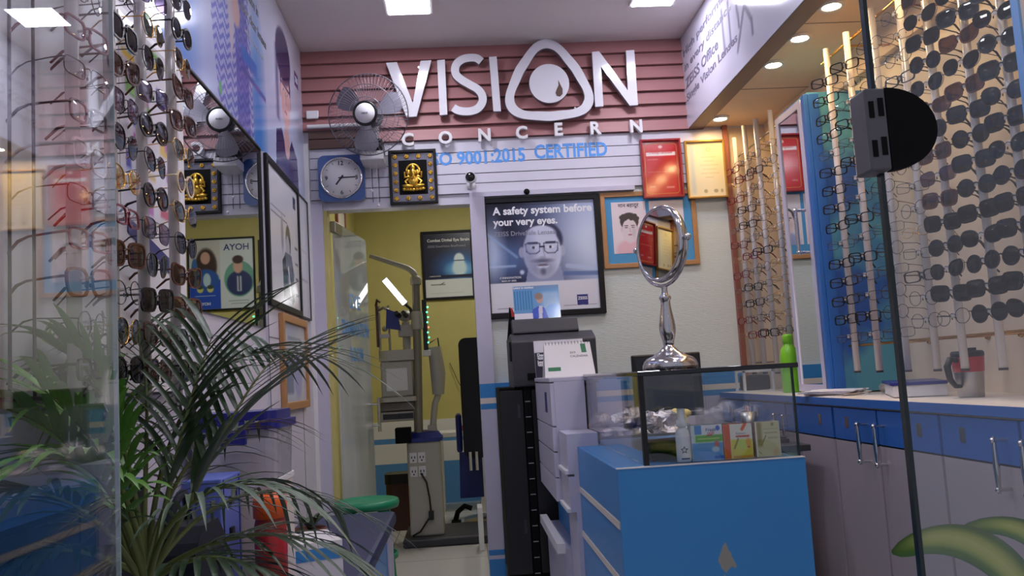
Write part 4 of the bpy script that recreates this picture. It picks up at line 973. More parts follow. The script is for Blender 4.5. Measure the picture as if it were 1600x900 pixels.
# ================================================================== DISPLAY COUNTER
CX0, CX1, CY0, CY1 = .388, .883, 2.30, 3.10
t = thing('display_desk', 'sky-blue display desk with drawers on its side and a worn patch in front', 'counter', ((CX0 + CX1) / 2, (CY0 + 3.35) / 2, 0))
mb = MB(); mb.box(CX0 + .016, CX1, CY0 + .012, 3.10, 0, .793); mb.box(.464, CX1, 3.10, 3.35, 0, .793); mb.build('carcass', 'blue', t)
mb = MB(); mb.box(CX0, CX1 + .002, CY0, CY0 + .012, 0, .795); mb.build('front_panel', 'worn_blue', t)
mb = MB(); mb.box(CX0 - .002, CX1 + .002, CY0 - .002, CY0 + .015, .795, .7975); mb.build('top_edging', 'white', t)
z = .795
for k, (za, zb) in enumerate(((.660, .793), (.510, .638), (.02, .488))):
    d = MB(); d.box(CX0, CX0 + .015, CY0 + .013, CY1, za, zb); d = d.build('drawer', 'blue', t)
    if k < 2: mb = MB(); mb.box(CX0 - .003, CX0 + .015, CY0 + .013, CY1, za - .020, za - .002); mb.build('pull_rail', 'cream', d)
t = thing('glass_display_case', 'clear glass display case with black glass top on the blue desk', 'display case', (.67, 2.8, .798))
GX0, GX1, GY1 = .470, .878, 3.34
mb = MB(); mb.box(GX0, GX1, CY0 + .02, CY0 + .025, .798, 1.03); mb.build('front_pane', 'case_glass', t)
mb = MB(); mb.box(GX0 - .004, GX0 + .001, CY0 + .026, GY1, .798, 1.03); mb.build('side_pane', 'case_glass', t)
mb = MB(); mb.box(GX1 - .004, GX1 + .001, CY0 + .026, GY1, .798, 1.03); mb.build('side_pane', 'case_glass', t)
mb = MB(); mb.box(GX0 - .008, GX0 + .006, CY0 + .014, CY0 + .028, .798, 1.03); mb.build('corner_post', 'black', t)
mb = MB(); mb.box(GX1 - .002, GX1 + .003, CY0 + .018, CY0 + .026, .798, 1.03); mb.build('corner_seam', 'glass_edge', t)
mb = MB(); mb.box(GX0 - .012, GX1 + .012, CY0, GY1 + .01, 1.03, 1.043); mb.build('top_slab', 'black_glass', t, .002)
# white drawer units behind the desk
t = thing('drawer_unit', 'low white stepped drawer unit between the blue desk and the tall unit', 'cabinet', (.41, 3.22, 0))
mb = MB(); mb.box(.372, .462, 3.102, 3.348, .0, .838); mb.build('carcass', 'laminate', t)
for za, zb in ((.70, .838), (.57, .692)):
    d = MB(); d.box(.352, .372, 3.103, 3.347, za, zb); d = d.build('drawer', 'laminate', t)
    mb = MB(); mb.box(.340, .352, 3.103, 3.347, za, za + .012); mb.build('pull_lip', 'white', d)
t = thing('tall_drawer_unit', 'tall white drawer unit with the desk calendar on top', 'cabinet', (.40, 3.7, 0))
mb = MB(); mb.box(.345, .462, 3.352, 4.02, .57, 1.02); mb.box(.40, .462, 3.352, 4.02, .40, .57, 1); mb.box(.345, .462, 3.352, 4.02, 0, .40); mb.build('carcass', ['laminate', 'blue'], t)
mb = MB(); mb.box(.328, .535, 3.352, 4.02, 1.02, 1.036); mb.build('top_board', 'laminate', t, .002)
for za, zb in ((.855, 1.015), (.76, .85), (.665, .755), (.575, .66)):
    d = MB(); d.box(.330, .345, 3.354, 4.018, za, zb); d = d.build('drawer', 'laminate', t, .001)
mb = MB(); mb.box(.3285, .330, 3.50, 3.58, .90, .98); mb.build('sticker', 't_navy', t)
mb = MB(); mb.box(.315, .345, 3.30, 4.02, .395, .43); mb.build('plinth_lip', 'white', t)
t = thing('back_desk', 'low grey desk behind the counter carrying the monitor and keyboard', 'desk', (.85, 3.9, 0))
mb = MB(); mb.box(.48, 1.32, 3.36, 4.06, .70, .725); mb.box(.64, 1.32, 4.06, 4.60, .70, .725); mb.build('desk_top', 'charcoal', t, .003)
for x, ye in ((.49, 4.04), (1.28, 4.56)): mb = MB(); mb.box(x, x + .02, 3.40, ye, 0, .70); mb.build('side_panel', 'laminate', t)

# vanity mirror on the black glass
vb = Vector((.585, 2.46, 1.043)); t = thing('vanity_mirror', 'chrome pedestal table mirror standing on the black glass top', 'mirror', vb)
mb = MB(); mb.lathe([(.0, 0), (.073, 0), (.077, .004), (.077, .014), (.073, .024), (.064, .033), (.052, .038), (.046, .040), (.042, .045), (.030, .050), (.022, .058), (.015, .066), (.013, .07)], vb, n=40); mb.build('base', 'chrome', t)
mb = MB(); mb.lathe([(.013, .068), (.016, .073), (.0155, .078), (.0175, .086), (.0205, .096), (.0225, .106), (.0232, .115), (.0228, .125), (.0212, .138), (.0188, .152), (.0162, .166), (.0142, .18), (.0132, .195), (.017, .20), (.017, .206), (.010, .212), (.008, .225), (.009, .235)], vb, n=28); mb.build('stem', 'chrome', t)
vc = vb + ZA * .357; vn = Vector((-.9265, -.376, .037)).normalized()
mb = MB(); mb.lathe([(.098, -.014), (.106, -.014), (.111, .0), (.108, .012), (.102, .014), (.098, .010)], vc, vn, 56); mb.build('rim', 'chrome', t)
mb = MB(); mb.lathe([(.0, .010), (.101, .010)], vc, vn, 56); mb.lathe([(.0, -.013), (.101, -.013)], vc, -vn * -1, 56); mb.build('looking_glass', 'mirror', t)
vs_ = vn.cross(ZA).normalized()
for sg in (-1, 1):
    mb = MB(); mb.tube([vc + vs_ * sg * .108, vc + vs_ * sg * .124], .006); mb.ball(vc + vs_ * sg * .126, .010); mb.build('pivot_knob', 'chrome', t)
ar = [math.radians(a) for a in range(-180, 1, 12)]
mb = MB(); mb.tube([vc + vs_ * .120 * math.cos(a) + ZA * .120 * math.sin(a) for a in ar], .005, 8); mb.build('yoke', 'chrome', t)

# solution boxes and spray bottle along the front of the case
def carton(x0, w, label, paint, h, side, y=2.345):
    t = thing('solution_box', label, 'box', (x0 + w / 2, y + .02, .798), 'lens solution cartons in the glass case')
    mb = MB(); mb.box(x0, x0 + w, y, y + .04, .798, .798 + h); mb.build('carton', side, t, .001)
    P = Pic(50, 64, (235, 235, 230)); paint(P); P.build('front_print', (x0, y - .0002, .798), XA, ZA, w, h, t)
    return t
def p1(P):
    P.rect(.0, .12, 0, 1, (198, 214, 214)); P.rect(.12, .34, .74, 1, (70, 136, 205)); P.rect(.34, 1, .74, 1, (228, 228, 236)); P.rect(.12, 1, .52, .72, (96, 172, 60), .03); P.rect(.2, .9, .60, .63, (196, 222, 120), .02); P.rect(.0, 1, 0, .5, (92, 152, 212), .04); P.ell(.8, .45, .08, .1, (190, 110, 120), .5); P.ell(.75, .3, .12, .08, (180, 206, 232), .5); P.rect(.5, .68, .69, .73, (190, 60, 60)); P.ell(.86, .9, .07, .07, (50, 100, 200), .4); P.rect(.7, 1, .04, .12, (40, 100, 190), .02)
def p2(P):
    P.rect(0, .24, 0, 1, (216, 84, 34)); P.rect(.24, 1, .55, 1, (232, 228, 218)); P.rect(.24, 1, 0, .55, (218, 206, 72), .05); P.line(.66, .84, .78, 1, .05, (226, 92, 36)); P.rect(.42, .9, .62, .66, (216, 86, 80), .01); P.ell(.6, .4, .14, .14, (196, 214, 90), .4); P.line(.36, .30, .5, .56, .03, (150, 140, 60)); P.ell(.85, .45, .08, .12, (226, 160, 40), .6); P.ell(.85, .32, .05, .03, (200, 90, 50), .4); P.rect(.3, 1, 0, .08, (214, 150, 40), .04)
def p3(P):
    P.rect(0, 1, 0, 1, (206, 200, 160)); P.rect(.06, .26, .3, 1, (150, 136, 84), .12); P.rect(.0, .05, 0, 1, (232, 230, 212)); P.rect(.3, .95, .78, .80, (170, 166, 130)); P.rect(.35, .9, .66, .70, (176, 170, 136)); P.rect(.5, .9, .5, .56, (186, 176, 140)); P.line(.22, .34, .42, .6, .02, (130, 122, 90)); P.line(.1, .16, .2, .08, .012, (130, 122, 90)); P.ell(.72, .92, .06, .05, (150, 144, 100), .4); P.ell(.8, .12, .12, .1, (206, 176, 140), .8)
x = on_y(1083, 722, 2.345).x
t = carton(x, .084, 'blue and green lens solution carton, next to the spray bottle', p1, .093, 't_white')
mb = MB(); mb.text('Fresh', (x + .040, 2.3432, .798 + .076), XA, ZA, w=.026); mb.text('multi', (x + .044, 2.3432, .798 + .069), XA, ZA, w=.018, m=1); mb.build('brand_lettering', ['t_navy', 't_red'], t)
x = on_y(1133, 718, 2.345).x
t = carton(x, .078, 'white and yellow lens solution carton with an orange edge stripe', p2, .091, 't_orange')
mb = MB(); mb.text('Solution', (x + .034, 2.3432, .798 + .063), XA, ZA, w=.026); mb.text('VITAMINS', (x + .034, 2.3432, .798 + .055), XA, ZA, w=.034, m=1, bold=.02); mb.build('brand_lettering', ['t_grey', 't_red'], t)
x = on_y(1183, 713, 2.345).x
carton(x, .066, 'olive and cream lens solution carton at the right end of the case', p3, .092, 'cream')
sb = Vector((on_y(1069, 722, 2.36).x, 2.355, .798)); t = thing('spray_bottle', 'white spray bottle with star label in the glass case', 'bottle', sb)
mb = MB(); mb.lathe([(.0, 0), (.0175, 0), (.0195, .003), (.0195, .070), (.017, .082), (.010, .090), (.010, .094)], sb, n=28); mb.build('body', 'white', t)
mb = MB(); mb.lathe([(.02, .01), (.02, .066)], sb, n=28); mb.build('label', 'gloss_white', t)
mb = MB(); st = [( (.011 if i % 2 else .005) * math.sin(PI * i / 5), (.011 if i % 2 else .005) * -math.cos(PI * i / 5)) for i in range(10)]
mb.ring(st, [(a * .6, b_ * .6) for a, b_ in st], sb + Vector((-.003, -.0215, .032)), XA, ZA, YA * .0004); mb.box(sb.x - .012, sb.x + .010, sb.y - .0215, sb.y - .0205, sb.z + .008, sb.z + .011); mb.build('star_mark', 't_navy', t)
mb = MB(); mb.lathe([(.012, .092), (.014, .094), (.014, .110), (.0105, .112), (.0105, .138), (.009, .14), (.0, .14)], sb, n=24); mb.build('spray_cap', 'white', t)

# clutter at the back of the case and on the low desk
t = thing('parts_tray', 'shallow grey tray of crumpled clear packets on the low desk', 'tray', (.72, 3.56, .725))
mb = MB(); mb.box(.50, .93, 3.40, 3.72, .725, .735); mb.box(.50, .93, 3.40, 3.408, .735, .80); mb.box(.50, .93, 3.712, 3.72, .735, .80); mb.box(.50, .508, 3.408, 3.712, .735, .80); mb.box(.922, .93, 3.408, 3.712, .735, .80); mb.build('walls', 'machine', t)
spots = [(.57, 3.47, .0), (.68, 3.48, .0), (.79, 3.47, .0), (.57, 3.60, .0), (.69, 3.61, .0), (.81, 3.60, .0), (.62, 3.53, .055), (.74, 3.54, .055), (.86, 3.50, .0), (.56, 3.60, .06), (.68, 3.60, .075), (.81, 3.57, .06)]
plab = ['crumpled clear packet at the near left end of the tray', 'crumpled clear packet at the near side of the tray, left of middle', 'crumpled clear packet at the near side of the tray, right of middle', 'crumpled clear packet at the far left end of the tray', 'crumpled clear packet in the far middle of the tray', 'crumpled clear packet at the far right of the tray', 'crumpled clear packet lying on the near left ones in the tray', 'crumpled clear packet lying on the near right ones in the tray', 'crumpled clear packet at the right end of the tray', 'crumpled clear packet on top at the far left of the tray', 'topmost crumpled clear packet in the middle of the tray', 'crumpled clear packet on top at the far right of the tray']
for (x, y, dz), lb in zip(spots, plab):
    rng = random.Random(lb); mb = MB(); mb.ball((x, y, .736 + dz + .040), .056, .056, .040, 12)
    mb.v = [(p[0] + rng.uniform(-.008, .008), p[1] + rng.uniform(-.008, .008), max(.7365 + dz * .9, p[2] + rng.uniform(-.009, .014))) for p in mb.v]; mb.s = [False] * len(mb.s)
    tag(mb.build('wrapped_packet', 'foil'), lb, 'packet', 'crumpled packets in the desk tray')
def spec_case(x, y, a, m, lb):
    u_ = Vector((math.cos(a), math.sin(a), 0)); v_ = ZA.cross(u_); o_ = Vector((x, y, .798))
    t = thing('spectacle_case', lb, 'case', o_, 'spectacle cases in the glass case')
    sec = [(-.032, .0), (.032, .0), (.034, .02), (.0, .0215), (-.034, .02)]
    mb = MB(); mb.prism(sec, o_ - u_ * .075, v_, ZA, u_ * .15); mb.build('lower_shell', m, t, .006)
    sec = [(-.034, .0215), (.034, .0215), (.027, .040), (-.0, .046), (-.027, .040)]
    mb = MB(); mb.prism(sec, o_ - u_ * .076, v_, ZA, u_ * .152); mb.build('lid', m, t, .008)
spec_case(.60, 2.60, .25, 'leather', 'brown leather spectacle case behind the spray bottle')
spec_case(.58, 2.47, .1, 'matte_black', 'black spectacle case at the front corner of the glass case')
spec_case(.74, 2.66, -.2, 'leather', 'brown leather spectacle case hidden behind the cartons')
mb = MB(); yc = on_y(1045, 646, 3.30); mb.ball((.90, 3.76, .80), .055, .03, .075, 12); mb.ball((.94, 3.775, .85), .035, .02, .02, 10); tag(mb.build('yellow_cloth', 'yellow_cloth'), 'small crumpled yellow cloth standing between the tray and the monitor', 'cloth')
my = 3.92; t = thing('computer_monitor', 'black computer monitor on the desk behind the glass case', 'monitor', (.92, my, .725))
mb = MB(); mb.box(.762, 1.072, my, my + .035, .83, 1.112); mb.build('housing', 'black', t, .006)
mb = MB(); mb.box(.776, 1.058, my - .002, my + .002, .865, 1.098); mb.build('screen', 'black_glass', t)
mb = MB(); mb.box(.776, 1.058, my - .004, my, .848, .853); mb.build('chin_line', 'steel', t)
mb = MB(); mb.box(.885, .95, my + .03, my + .055, .735, .93); mb.build('stand_neck', 'black', t, .004); mb = MB(); mb.lathe([(.0, 0), (.11, 0), (.11, .008), (.03, .02), (.0, .02)], (.917, my + .04, .725), n=32); mb.build('stand_foot', 'black', t)
t = thing('keyboard', 'black keyboard in front of the monitor', 'keyboard', (1.05, 3.55, .725))
mb = MB(); mb.box(.92, 1.28, 3.47, 3.61, .725, .742); mb.build('tray', 'black', t, .004)
mb = MB()
for i in range(13):
    for j in range(4): mb.box(.932 + .0265 * i, .954 + .0265 * i, 3.482 + .03 * j, 3.506 + .03 * j, .742, .748)
o = mb.build('key_field', 'charcoal', t)
mb = MB(); mb.ball((1.20, 3.72, .748), .045, .06, .023, 16); mb.tube([(1.20, 3.70, .77), (1.20, 3.73, .772)], .007); tag(mb.build('computer_mouse', 'mug_red'), 'red rounded mouse lying beyond the black keyboard', 'mouse')
mb = MB(); mb.box(1.08, 1.12, 3.66, 3.69, .725, .745); tag(mb.build('eraser', 'green_plastic', None, .004), 'small green eraser between keyboard and monitor', 'eraser')
t = thing('receipt_stand', 'dark steel can of pens at the right end of the low desk', 'pen holder', (1.27, 3.86, .725))
mb = MB(); mb.lathe([(.0, 0), (.035, 0), (.035, .11), (.032, .11), (.031, .01), (.0, .01)], (1.25, 3.86, .725), n=24); mb.build('can', 'steel', t)
for k in range(3): mb = MB(); mb.tube([(1.25, 3.86, .737), (1.25 + .02 * math.cos(2.1 * k), 3.86 + .02 * math.sin(2.1 * k), .86)], .004, 6); mb.build('pen', ['t_navy', 'black', 't_red'][k], t)

# calendar on the tall unit
cb = Vector((.425, 3.52, 1.036)); t = thing('desk_calendar', 'white tent desk calendar with green blocks on the tall white unit', 'calendar', cb)
fr_ = [(-.10, 0), (.10, 0), (.092, .145), (-.092, .145)]
cu_ = Vector((1, 0, 0)); cv = Vector((0, .38, .925)).normalized(); cv2 = Vector((0, -.38, .925)).normalized()
mb = MB(); mb.prism(fr_, cb + Vector((0, -.056, 0)), cu_, cv, cu_.cross(cv) * .002); mb.build('front_leaf', 'white', t)
mb = MB(); mb.prism([(a, b_) for a, b_ in fr_], cb + Vector((0, .056, 0)), cu_, cv2, YA * .002); mb.build('rear_leaf', 'white', t)
mb = MB(); co = cb + Vector((0, -.056, 0)) + cu_.cross(cv) * .0022
mb.prism([(.055, .10), (.075, .10), (.072, .138), (.052, .138)], co, cu_, cv, cu_.cross(cv) * .0004); mb.prism([(-.085, .026), (-.035, .026), (-.035, .042), (-.085, .042)], co, cu_, cv, cu_.cross(cv) * .0004)
mb.text('CALENDAR', co + cu_ * .008 + cv * .082, cu_, cv, w=.07, h=.008, m=1, d=.0004); mb.text('2019', co + cu_ * .008 + cv * .098, cu_, cv, w=.022, m=1, d=.0004); mb.build('leaf_print', ['t_green', 't_dark'], t)
mb = MB()
for k in range(14): 
    c_ = cb + Vector((-.085 + .013 * k, 0, .134)); mb.tube([c_ + YA * .007 * math.cos(a) + ZA * .007 * math.sin(a) for a in [2 * PI * i / 8 for i in range(8)]], .0008, 4, True)
mb.build('wire_binding', 'f_gun', t)

# printer on the black steel cabinet
t = thing('storage_cabinet', 'tall black steel cabinet with a perforated corner upright by the door post', 'cabinet', (.39, 4.28, 0))
mb = MB(); mb.box(.168, .62, 4.10, 4.52, .14, 1.0); mb.build('carcass', 'matte_black', t, .003)
for a, b_ in ((.17, .275), (.315, .615)):
    d = MB(); d.box(a, b_, 4.085, 4.099, .16, .985); d = d.build('door', 'black', t, .002)
    mb = MB(); hx = b_ - .022 if a < .2 else a + .03
    for z in (.34, .86): mb = MB(); mb.box(hx - .006, hx + .006, 4.080, 4.086, z, z + .06); mb.build('flush_handle', 'charcoal', d)
mb = MB(); mb.box(.279, .311, 4.080, 4.10, .02, .998); mb.build('corner_upright', 'matte_black', t)
for k in range(13): mb = MB(); mb.box(.283, .307, 4.0785, 4.081, .09 + .07 * k, .094 + .07 * k); mb.build('slot', 'steel', t)
for x in (.19, .58):
    for y in (4.13, 4.48): mb = MB(); mb.lathe([(.02, 0), (.02, .12), (.026, .14)], (x, y, 0), n=12); mb.build('foot', 'black', t)
t = thing('printer', 'charcoal office printer standing on the black steel cabinet', 'printer', (.43, 4.28, 1.0))
mb = MB(); mb.prism([(4.06, 1.0), (4.50, 1.0), (4.50, 1.232), (4.16, 1.248), (4.06, 1.21)], (.236, 0, 0), YA, ZA, XA * .39); mb.build('body', 'charcoal', t, .008)
mb = MB(); mb.prism([(4.14, 1.248), (4.50, 1.24), (4.50, 1.30), (4.42, 1.318), (4.18, 1.318)], (.252, 0, 0), YA, ZA, XA * .31); mb.build('scanner_lid', 'charcoal', t, .01)
mb = MB(); mb.box(.30, .58, 4.055, 4.062, 1.03, 1.06); mb.build('paper_slot', 'matte_black', t)
mb = MB(); mb.box(.225, .237, 4.10, 4.2, 1.12, 1.21); mb.build('side_port', 'black', t, .004)
def card(name, label, x0, x1, z0, h, y, lean, paint, txt=None):
    u_ = XA; v_ = Vector((0, lean, 1)).normalized(); t = thing(name, label, 'card', ((x0 + x1) / 2, y, z0))
    P = Pic(70, 70, (214, 214, 226)); paint(P); P.build('print', (x0, y, z0), u_, v_, x1 - x0, h, t, 'ink_gloss', .003)
    if txt:
        mb = MB(); n_ = u_.cross(v_)
        for body, x, z, wd, m_ in txt: mb.text(body, Vector((x, y, z0)) + v_ * z + n_ * .0032, u_, v_, w=wd, m=m_, d=.0004, bold=.02)
        mb.build('card_lettering', ['t_white', 't_dark', 't_navy'], t)
def pc(P):
    P.rect(0, 1, .0, 1, (106, 156, 206)); [P.rect(.02 + .06 * k, .05 + .06 * k, .3, .86, (62, 130, 180), .01) for k in range(7)]; P.rect(.62, 1, .3, .8, (150, 184, 220), .1); P.ell(.86, .24, .17, .2, (92, 156, 226), .15)
    P.poly([(.36, 0), (.40, .30), (.54, .40), (.66, .34), (.74, .0)], (52, 84, 196)); P.ell(.57, .60, .075, .13, (196, 160, 150), .2); P.ell(.55, .68, .09, .10, (150, 130, 120), .3); P.poly([(.52, .02), (.54, .40), (.62, .40), (.6, .02)], (206, 208, 226)); P.rect(0, .4, 0, .2, (226, 226, 236)); P.rect(0, 1, .9, 1, (116, 150, 190))
card('counter_card', 'photo card of a woman in a blue top propped on the printer', .272, .50, 1.319, .175, 4.30, .22, pc, (('Living in motion', .275, .158, .10, 0),))
t = thing('folded_leaflets', 'black leaflet holder with a red slip standing at the left of the photo card', 'holder', (.245, 4.34, 1.24))
mb = MB(); mb.prism([(.232, 1.232), (.266, 1.235), (.272, 1.335), (.250, 1.39), (.244, 1.33)], (0, 4.30, 0), XA, ZA, YA * .05); mb.build('holder', 'matte_black', t, .003)
mb = MB(); mb.prism([(.258, 1.34), (.272, 1.34), (.266, 1.375), (.254, 1.388)], (0, 4.297, 0), XA, ZA, YA * .003); mb.build('red_slip', 'red', t)
def pl(P): P.rect(0, 1, 0, .68, (34, 34, 52)); P.rect(0, 1, .7, 1, (220, 220, 228)); [P.rect(.08, .4 - .04 * (k % 2), .58 - .09 * k, .61 - .09 * k, (214, 214, 222), .01) for k in range(4)]; P.rect(.9, 1, 0, 1, (230, 230, 236)); P.rect(.62, .88, .0, .74, (86, 76, 128))
card('brochure_sheet', 'dark and white lens brochure leaning on the front of the printer', .325, .545, 1.0365, .165, 3.90, .13, pl, (("Don't let", .338, .094, .07, 0), ('small spots', .338, .079, .08, 0), ('become a', .338, .064, .07, 0), ('big issue.', .338, .049, .07, 0), ('ZEISS', .505, .135, .028, 2)))

# ================================================================== EYEWEAR
def outline(style, n=22):
    out = []
    for i in range(n):
        a = 2 * PI * i / n; c, s_ = math.cos(a), math.sin(a)
        if style == 'round': x, z = .0235 * c, .0235 * s_
        elif style == 'oval': x, z = .0265 * c, .0175 * s_
        else:
            e = {'rect': 4.5, 'square': 4, 'aviator': 2.6, 'cat': 3.2}[style]
            k = (abs(c) ** e + abs(s_) ** e) ** (-1 / e)
            a_, b_ = {'rect': (.0265, .0165), 'square': (.0275, .0225), 'aviator': (.029, .025), 'cat': (.029, .021)}[style]
            x, z = a_ * c * k, b_ * s_ * k
            if style == 'aviator': x *= 1 - .16 * max(0, -z / .025); z += .10 * x
            if style == 'cat': z += .30 * max(0, x) * (1 if z > 0 else .2); x *= 1 - .12 * max(0, -z / .02)
            if style == 'square': x *= 1 - .08 * max(0, -z / .02)
        out.append((x, z))
    return out
def eyewear_kind(style, fm, lm, thick, tl=.118):
    """front faces -Y, temples run towards +Y; origin at the bridge"""
    o = bpy.data.objects.new('eyeglasses', None); C.objects.link(o); o.empty_display_size = .03
    ol = outline(style); off = max(p[0] for p in ol) + .009
    mb = MB()
    for sg in (-1, 1):
        path = [(sg * (off + x), .004 * (abs(x + off) / .06) ** 2, z) for x, z in ol]
        if thick: 
            big_ = [(sg * (off + x * 1.14), z * 1.17) for x, z in ol]; inn = [(sg * (off + x * .98), z * .98) for x, z in ol]
            mb.ring(big_, inn, (0, 0, 0), XA, ZA, YA * .0038)
        else: mb.tube(path, .0011, 5, True)
    bw = off - max(p[0] for p in ol)
    mb.tube([(-bw - .002, .001, .006), (-bw * .5, -.001, .0095), (0, -.002, .0105), (bw * .5, -.001, .0095), (bw + .002, .001, .006)], .0022 if thick else .0011, 6)
    ex = off + max(p[0] for p in ol) * (1.12 if thick else 1)
    for sg in (-1, 1):
        mb.tube([(sg * (ex - .001), .002, .010), (sg * (ex + .003), .006, .010)], .0024 if thick else .0014, 6)
        mb.ball((sg * (bw * .75), .006, -.004), .0022, .002, .0045, 6)
    r = mb.build('frame_front', fm, o, local=True)
    for sg in (-1, 1):
        mb = MB(); n = len(ol); vs = [(sg * off, -.0012, 0)] + [(sg * (off + x * .985), .0012, z * .985) for x, z in ol]
        fs = [(0, 1 + i, 1 + (i + 1) % n) if sg > 0 else (0, 1 + (i + 1) % n, 1 + i) for i in range(n)]
        mb.add(vs, fs, 0, True); mb.build('lens', lm, o)
    for sg in (-1, 1):
        R_ = .0021 if thick else .0012
        mb = MB(); mb.tube([(sg * (ex + .003), .005, .010), (sg * (ex + .0035), .03, .010), (sg * (ex + .002), tl * .62, .0095), (sg * (ex - .001), tl * .8, .004), (sg * (ex - .003), tl, -.016)], [R_ * 1.2, R_, R_, R_ * 1.5, R_ * 1.2], 6)
        mb.build('temple', fm, o)
    return o
KN = [  # kind: style, frame, lens, thick rim, words
    ('square', 'f_black', 'lens_dark', True, 'black square sunglasses'), ('aviator', 'f_gun', 'lens_dark', False, 'dark aviator sunglasses'),
    ('round', 'f_black', 'lens_dark', True, 'black round sunglasses'), ('cat', 'f_brown', 'lens_brown', True, 'brown flared sunglasses'),
    ('square', 'f_brown', 'lens_brown', True, 'brown square sunglasses'), ('aviator', 'f_gold', 'lens_green', False, 'gold aviator sunglasses'),
    ('square', 'f_gun', 'lens_violet', False, 'violet tinted sunglasses'),
    ('rect', 'f_black', 'lens_clear', True, 'black rectangular spectacles'), ('rect', 'f_gun', 'lens_clear', False, 'thin grey wire spectacles'),
    ('round', 'f_black', 'lens_clear', False, 'thin round black spectacles'), ('oval', 'f_gold', 'lens_clear', False, 'thin gold oval spectacles'),
    ('square', 'f_clear', 'lens_clear', True, 'pale clear-rimmed spectacles'), ('rect', 'f_red', 'lens_clear', True, 'wine-red spectacles'),
    ('square', 'f_brown', 'lens_clear', True, 'brown square spectacles'), ('round', 'f_cream', 'lens_brown', True, 'cream round sunglasses'),
    ('aviator', 'f_gold', 'lens_amber', False, 'amber-lensed aviator sunglasses'),
]
PROTO = [None] * len(KN); USED = set()
ORD = ['lowest', 'second', 'third', 'fourth', 'fifth', 'sixth', 'seventh', 'eighth', 'ninth', 'tenth', 'eleventh', 'twelfth', 'thirteenth', 'fourteenth', 'fifteenth', 'sixteenth', 'seventeenth']
def put_eyewear(k, loc, rz, tilt, label, group):
    if PROTO[k] is None: PROTO[k] = eyewear_kind(*KN[k][:4])
    o = PROTO[k] if k not in USED else copy_tree(PROTO[k])
    USED.add(k); o.location = loc; o.rotation_euler = (tilt[0], tilt[1], rz)
    tag(o, label, 'eyeglasses', group)
PEG = None
def rack_rod(x, y, z0, z1, side, where, kinds, group, zs, rlabel):
    """side -1: faces the shop from the right wall; +1: from the left wall"""
    global PEG
    t = thing('display_rod', rlabel, 'display rod', (x, y, z0), 'eyewear display rods')
    mb = MB(); mb.lathe([(.0, 0), (.0125, 0), (.0125, z1 - z0), (.0, z1 - z0)], (x, y, z0), n=16); mb.build('tube', 'rod', t)
    mb = MB(); mb.lathe([(.0, -.003), (.0132, -.003), (.0132, .004)], (x, y, z0), n=16); mb.build('end_cap', 'charcoal', t)
    for i, z in enumerate(zs):
        if PEG is None:
            mb = MB(); mb.tube([(0, -.010, 0), (0, -.026, 0)], .0025, 6); mb.box(-.006, .006, -.030, -.026, -.008, .006); PEG = mb.build('nose_peg', 'rod', None, local=True); pg = PEG
        else: pg = PEG.copy(); C.objects.link(pg)
        base = -PI / 2 if side < 0 else PI / 2
        jit = random.uniform(-.13, .13); rz = base + (.38 if side < 0 else -.09) + jit
        pg.parent = t; pg.location = (0, 0, z - z0); pg.rotation_euler = (0, 0, rz)
        f = Vector((math.sin(rz), -math.cos(rz), 0))                  # where the front looks
        k = kinds(i, len(zs))
        n = i + 1; word = ORD[min(i, 16)] + (' from the bottom' if i else '')
        put_eyewear(k, Vector((x, y, z)) + f * .032 + ZA * -.008, rz, (random.uniform(-.08, .05), random.uniform(-.07, .07)), f'{KN[k][4]}, {word} {where}', group)
opt = [7, 8, 9, 8, 7, 13, 8, 10, 9, 11, 7, 12]
sun = [0, 1, 2, 0, 4, 6, 2, 1, 0, 3]
def pick(lst, s): return lambda i, n: lst[(i * 7 + s * 3 + (i * i) % 5) % len(lst)]
def zrow(a, b, s): return [a + s * i for i in range(int((b - a) / s) + 1)]
# four far rods by the back wall
for (y, zt), w_, rl in zip(((4.66, 2.28), (4.49, 2.30), (4.31, 2.28), (4.10, 2.26)),
                     ('on the rod closest to the back wall', 'on the second rod from the back wall', 'on the third rod from the back wall', 'on the rod just behind the mirrored pillar'),
                     ('pale display rod closest to the back wall', 'second pale display rod from the back wall', 'third pale display rod from the back wall', 'pale display rod just behind the mirrored pillar')):
    rack_rod(1.56, y, .99, zt, -1, w_, pick([8, 10, 8, 7, 9, 10, 12], int(y * 10)), 'eyewear on the far rods', zrow(1.20, zt - .12, .082), rl)
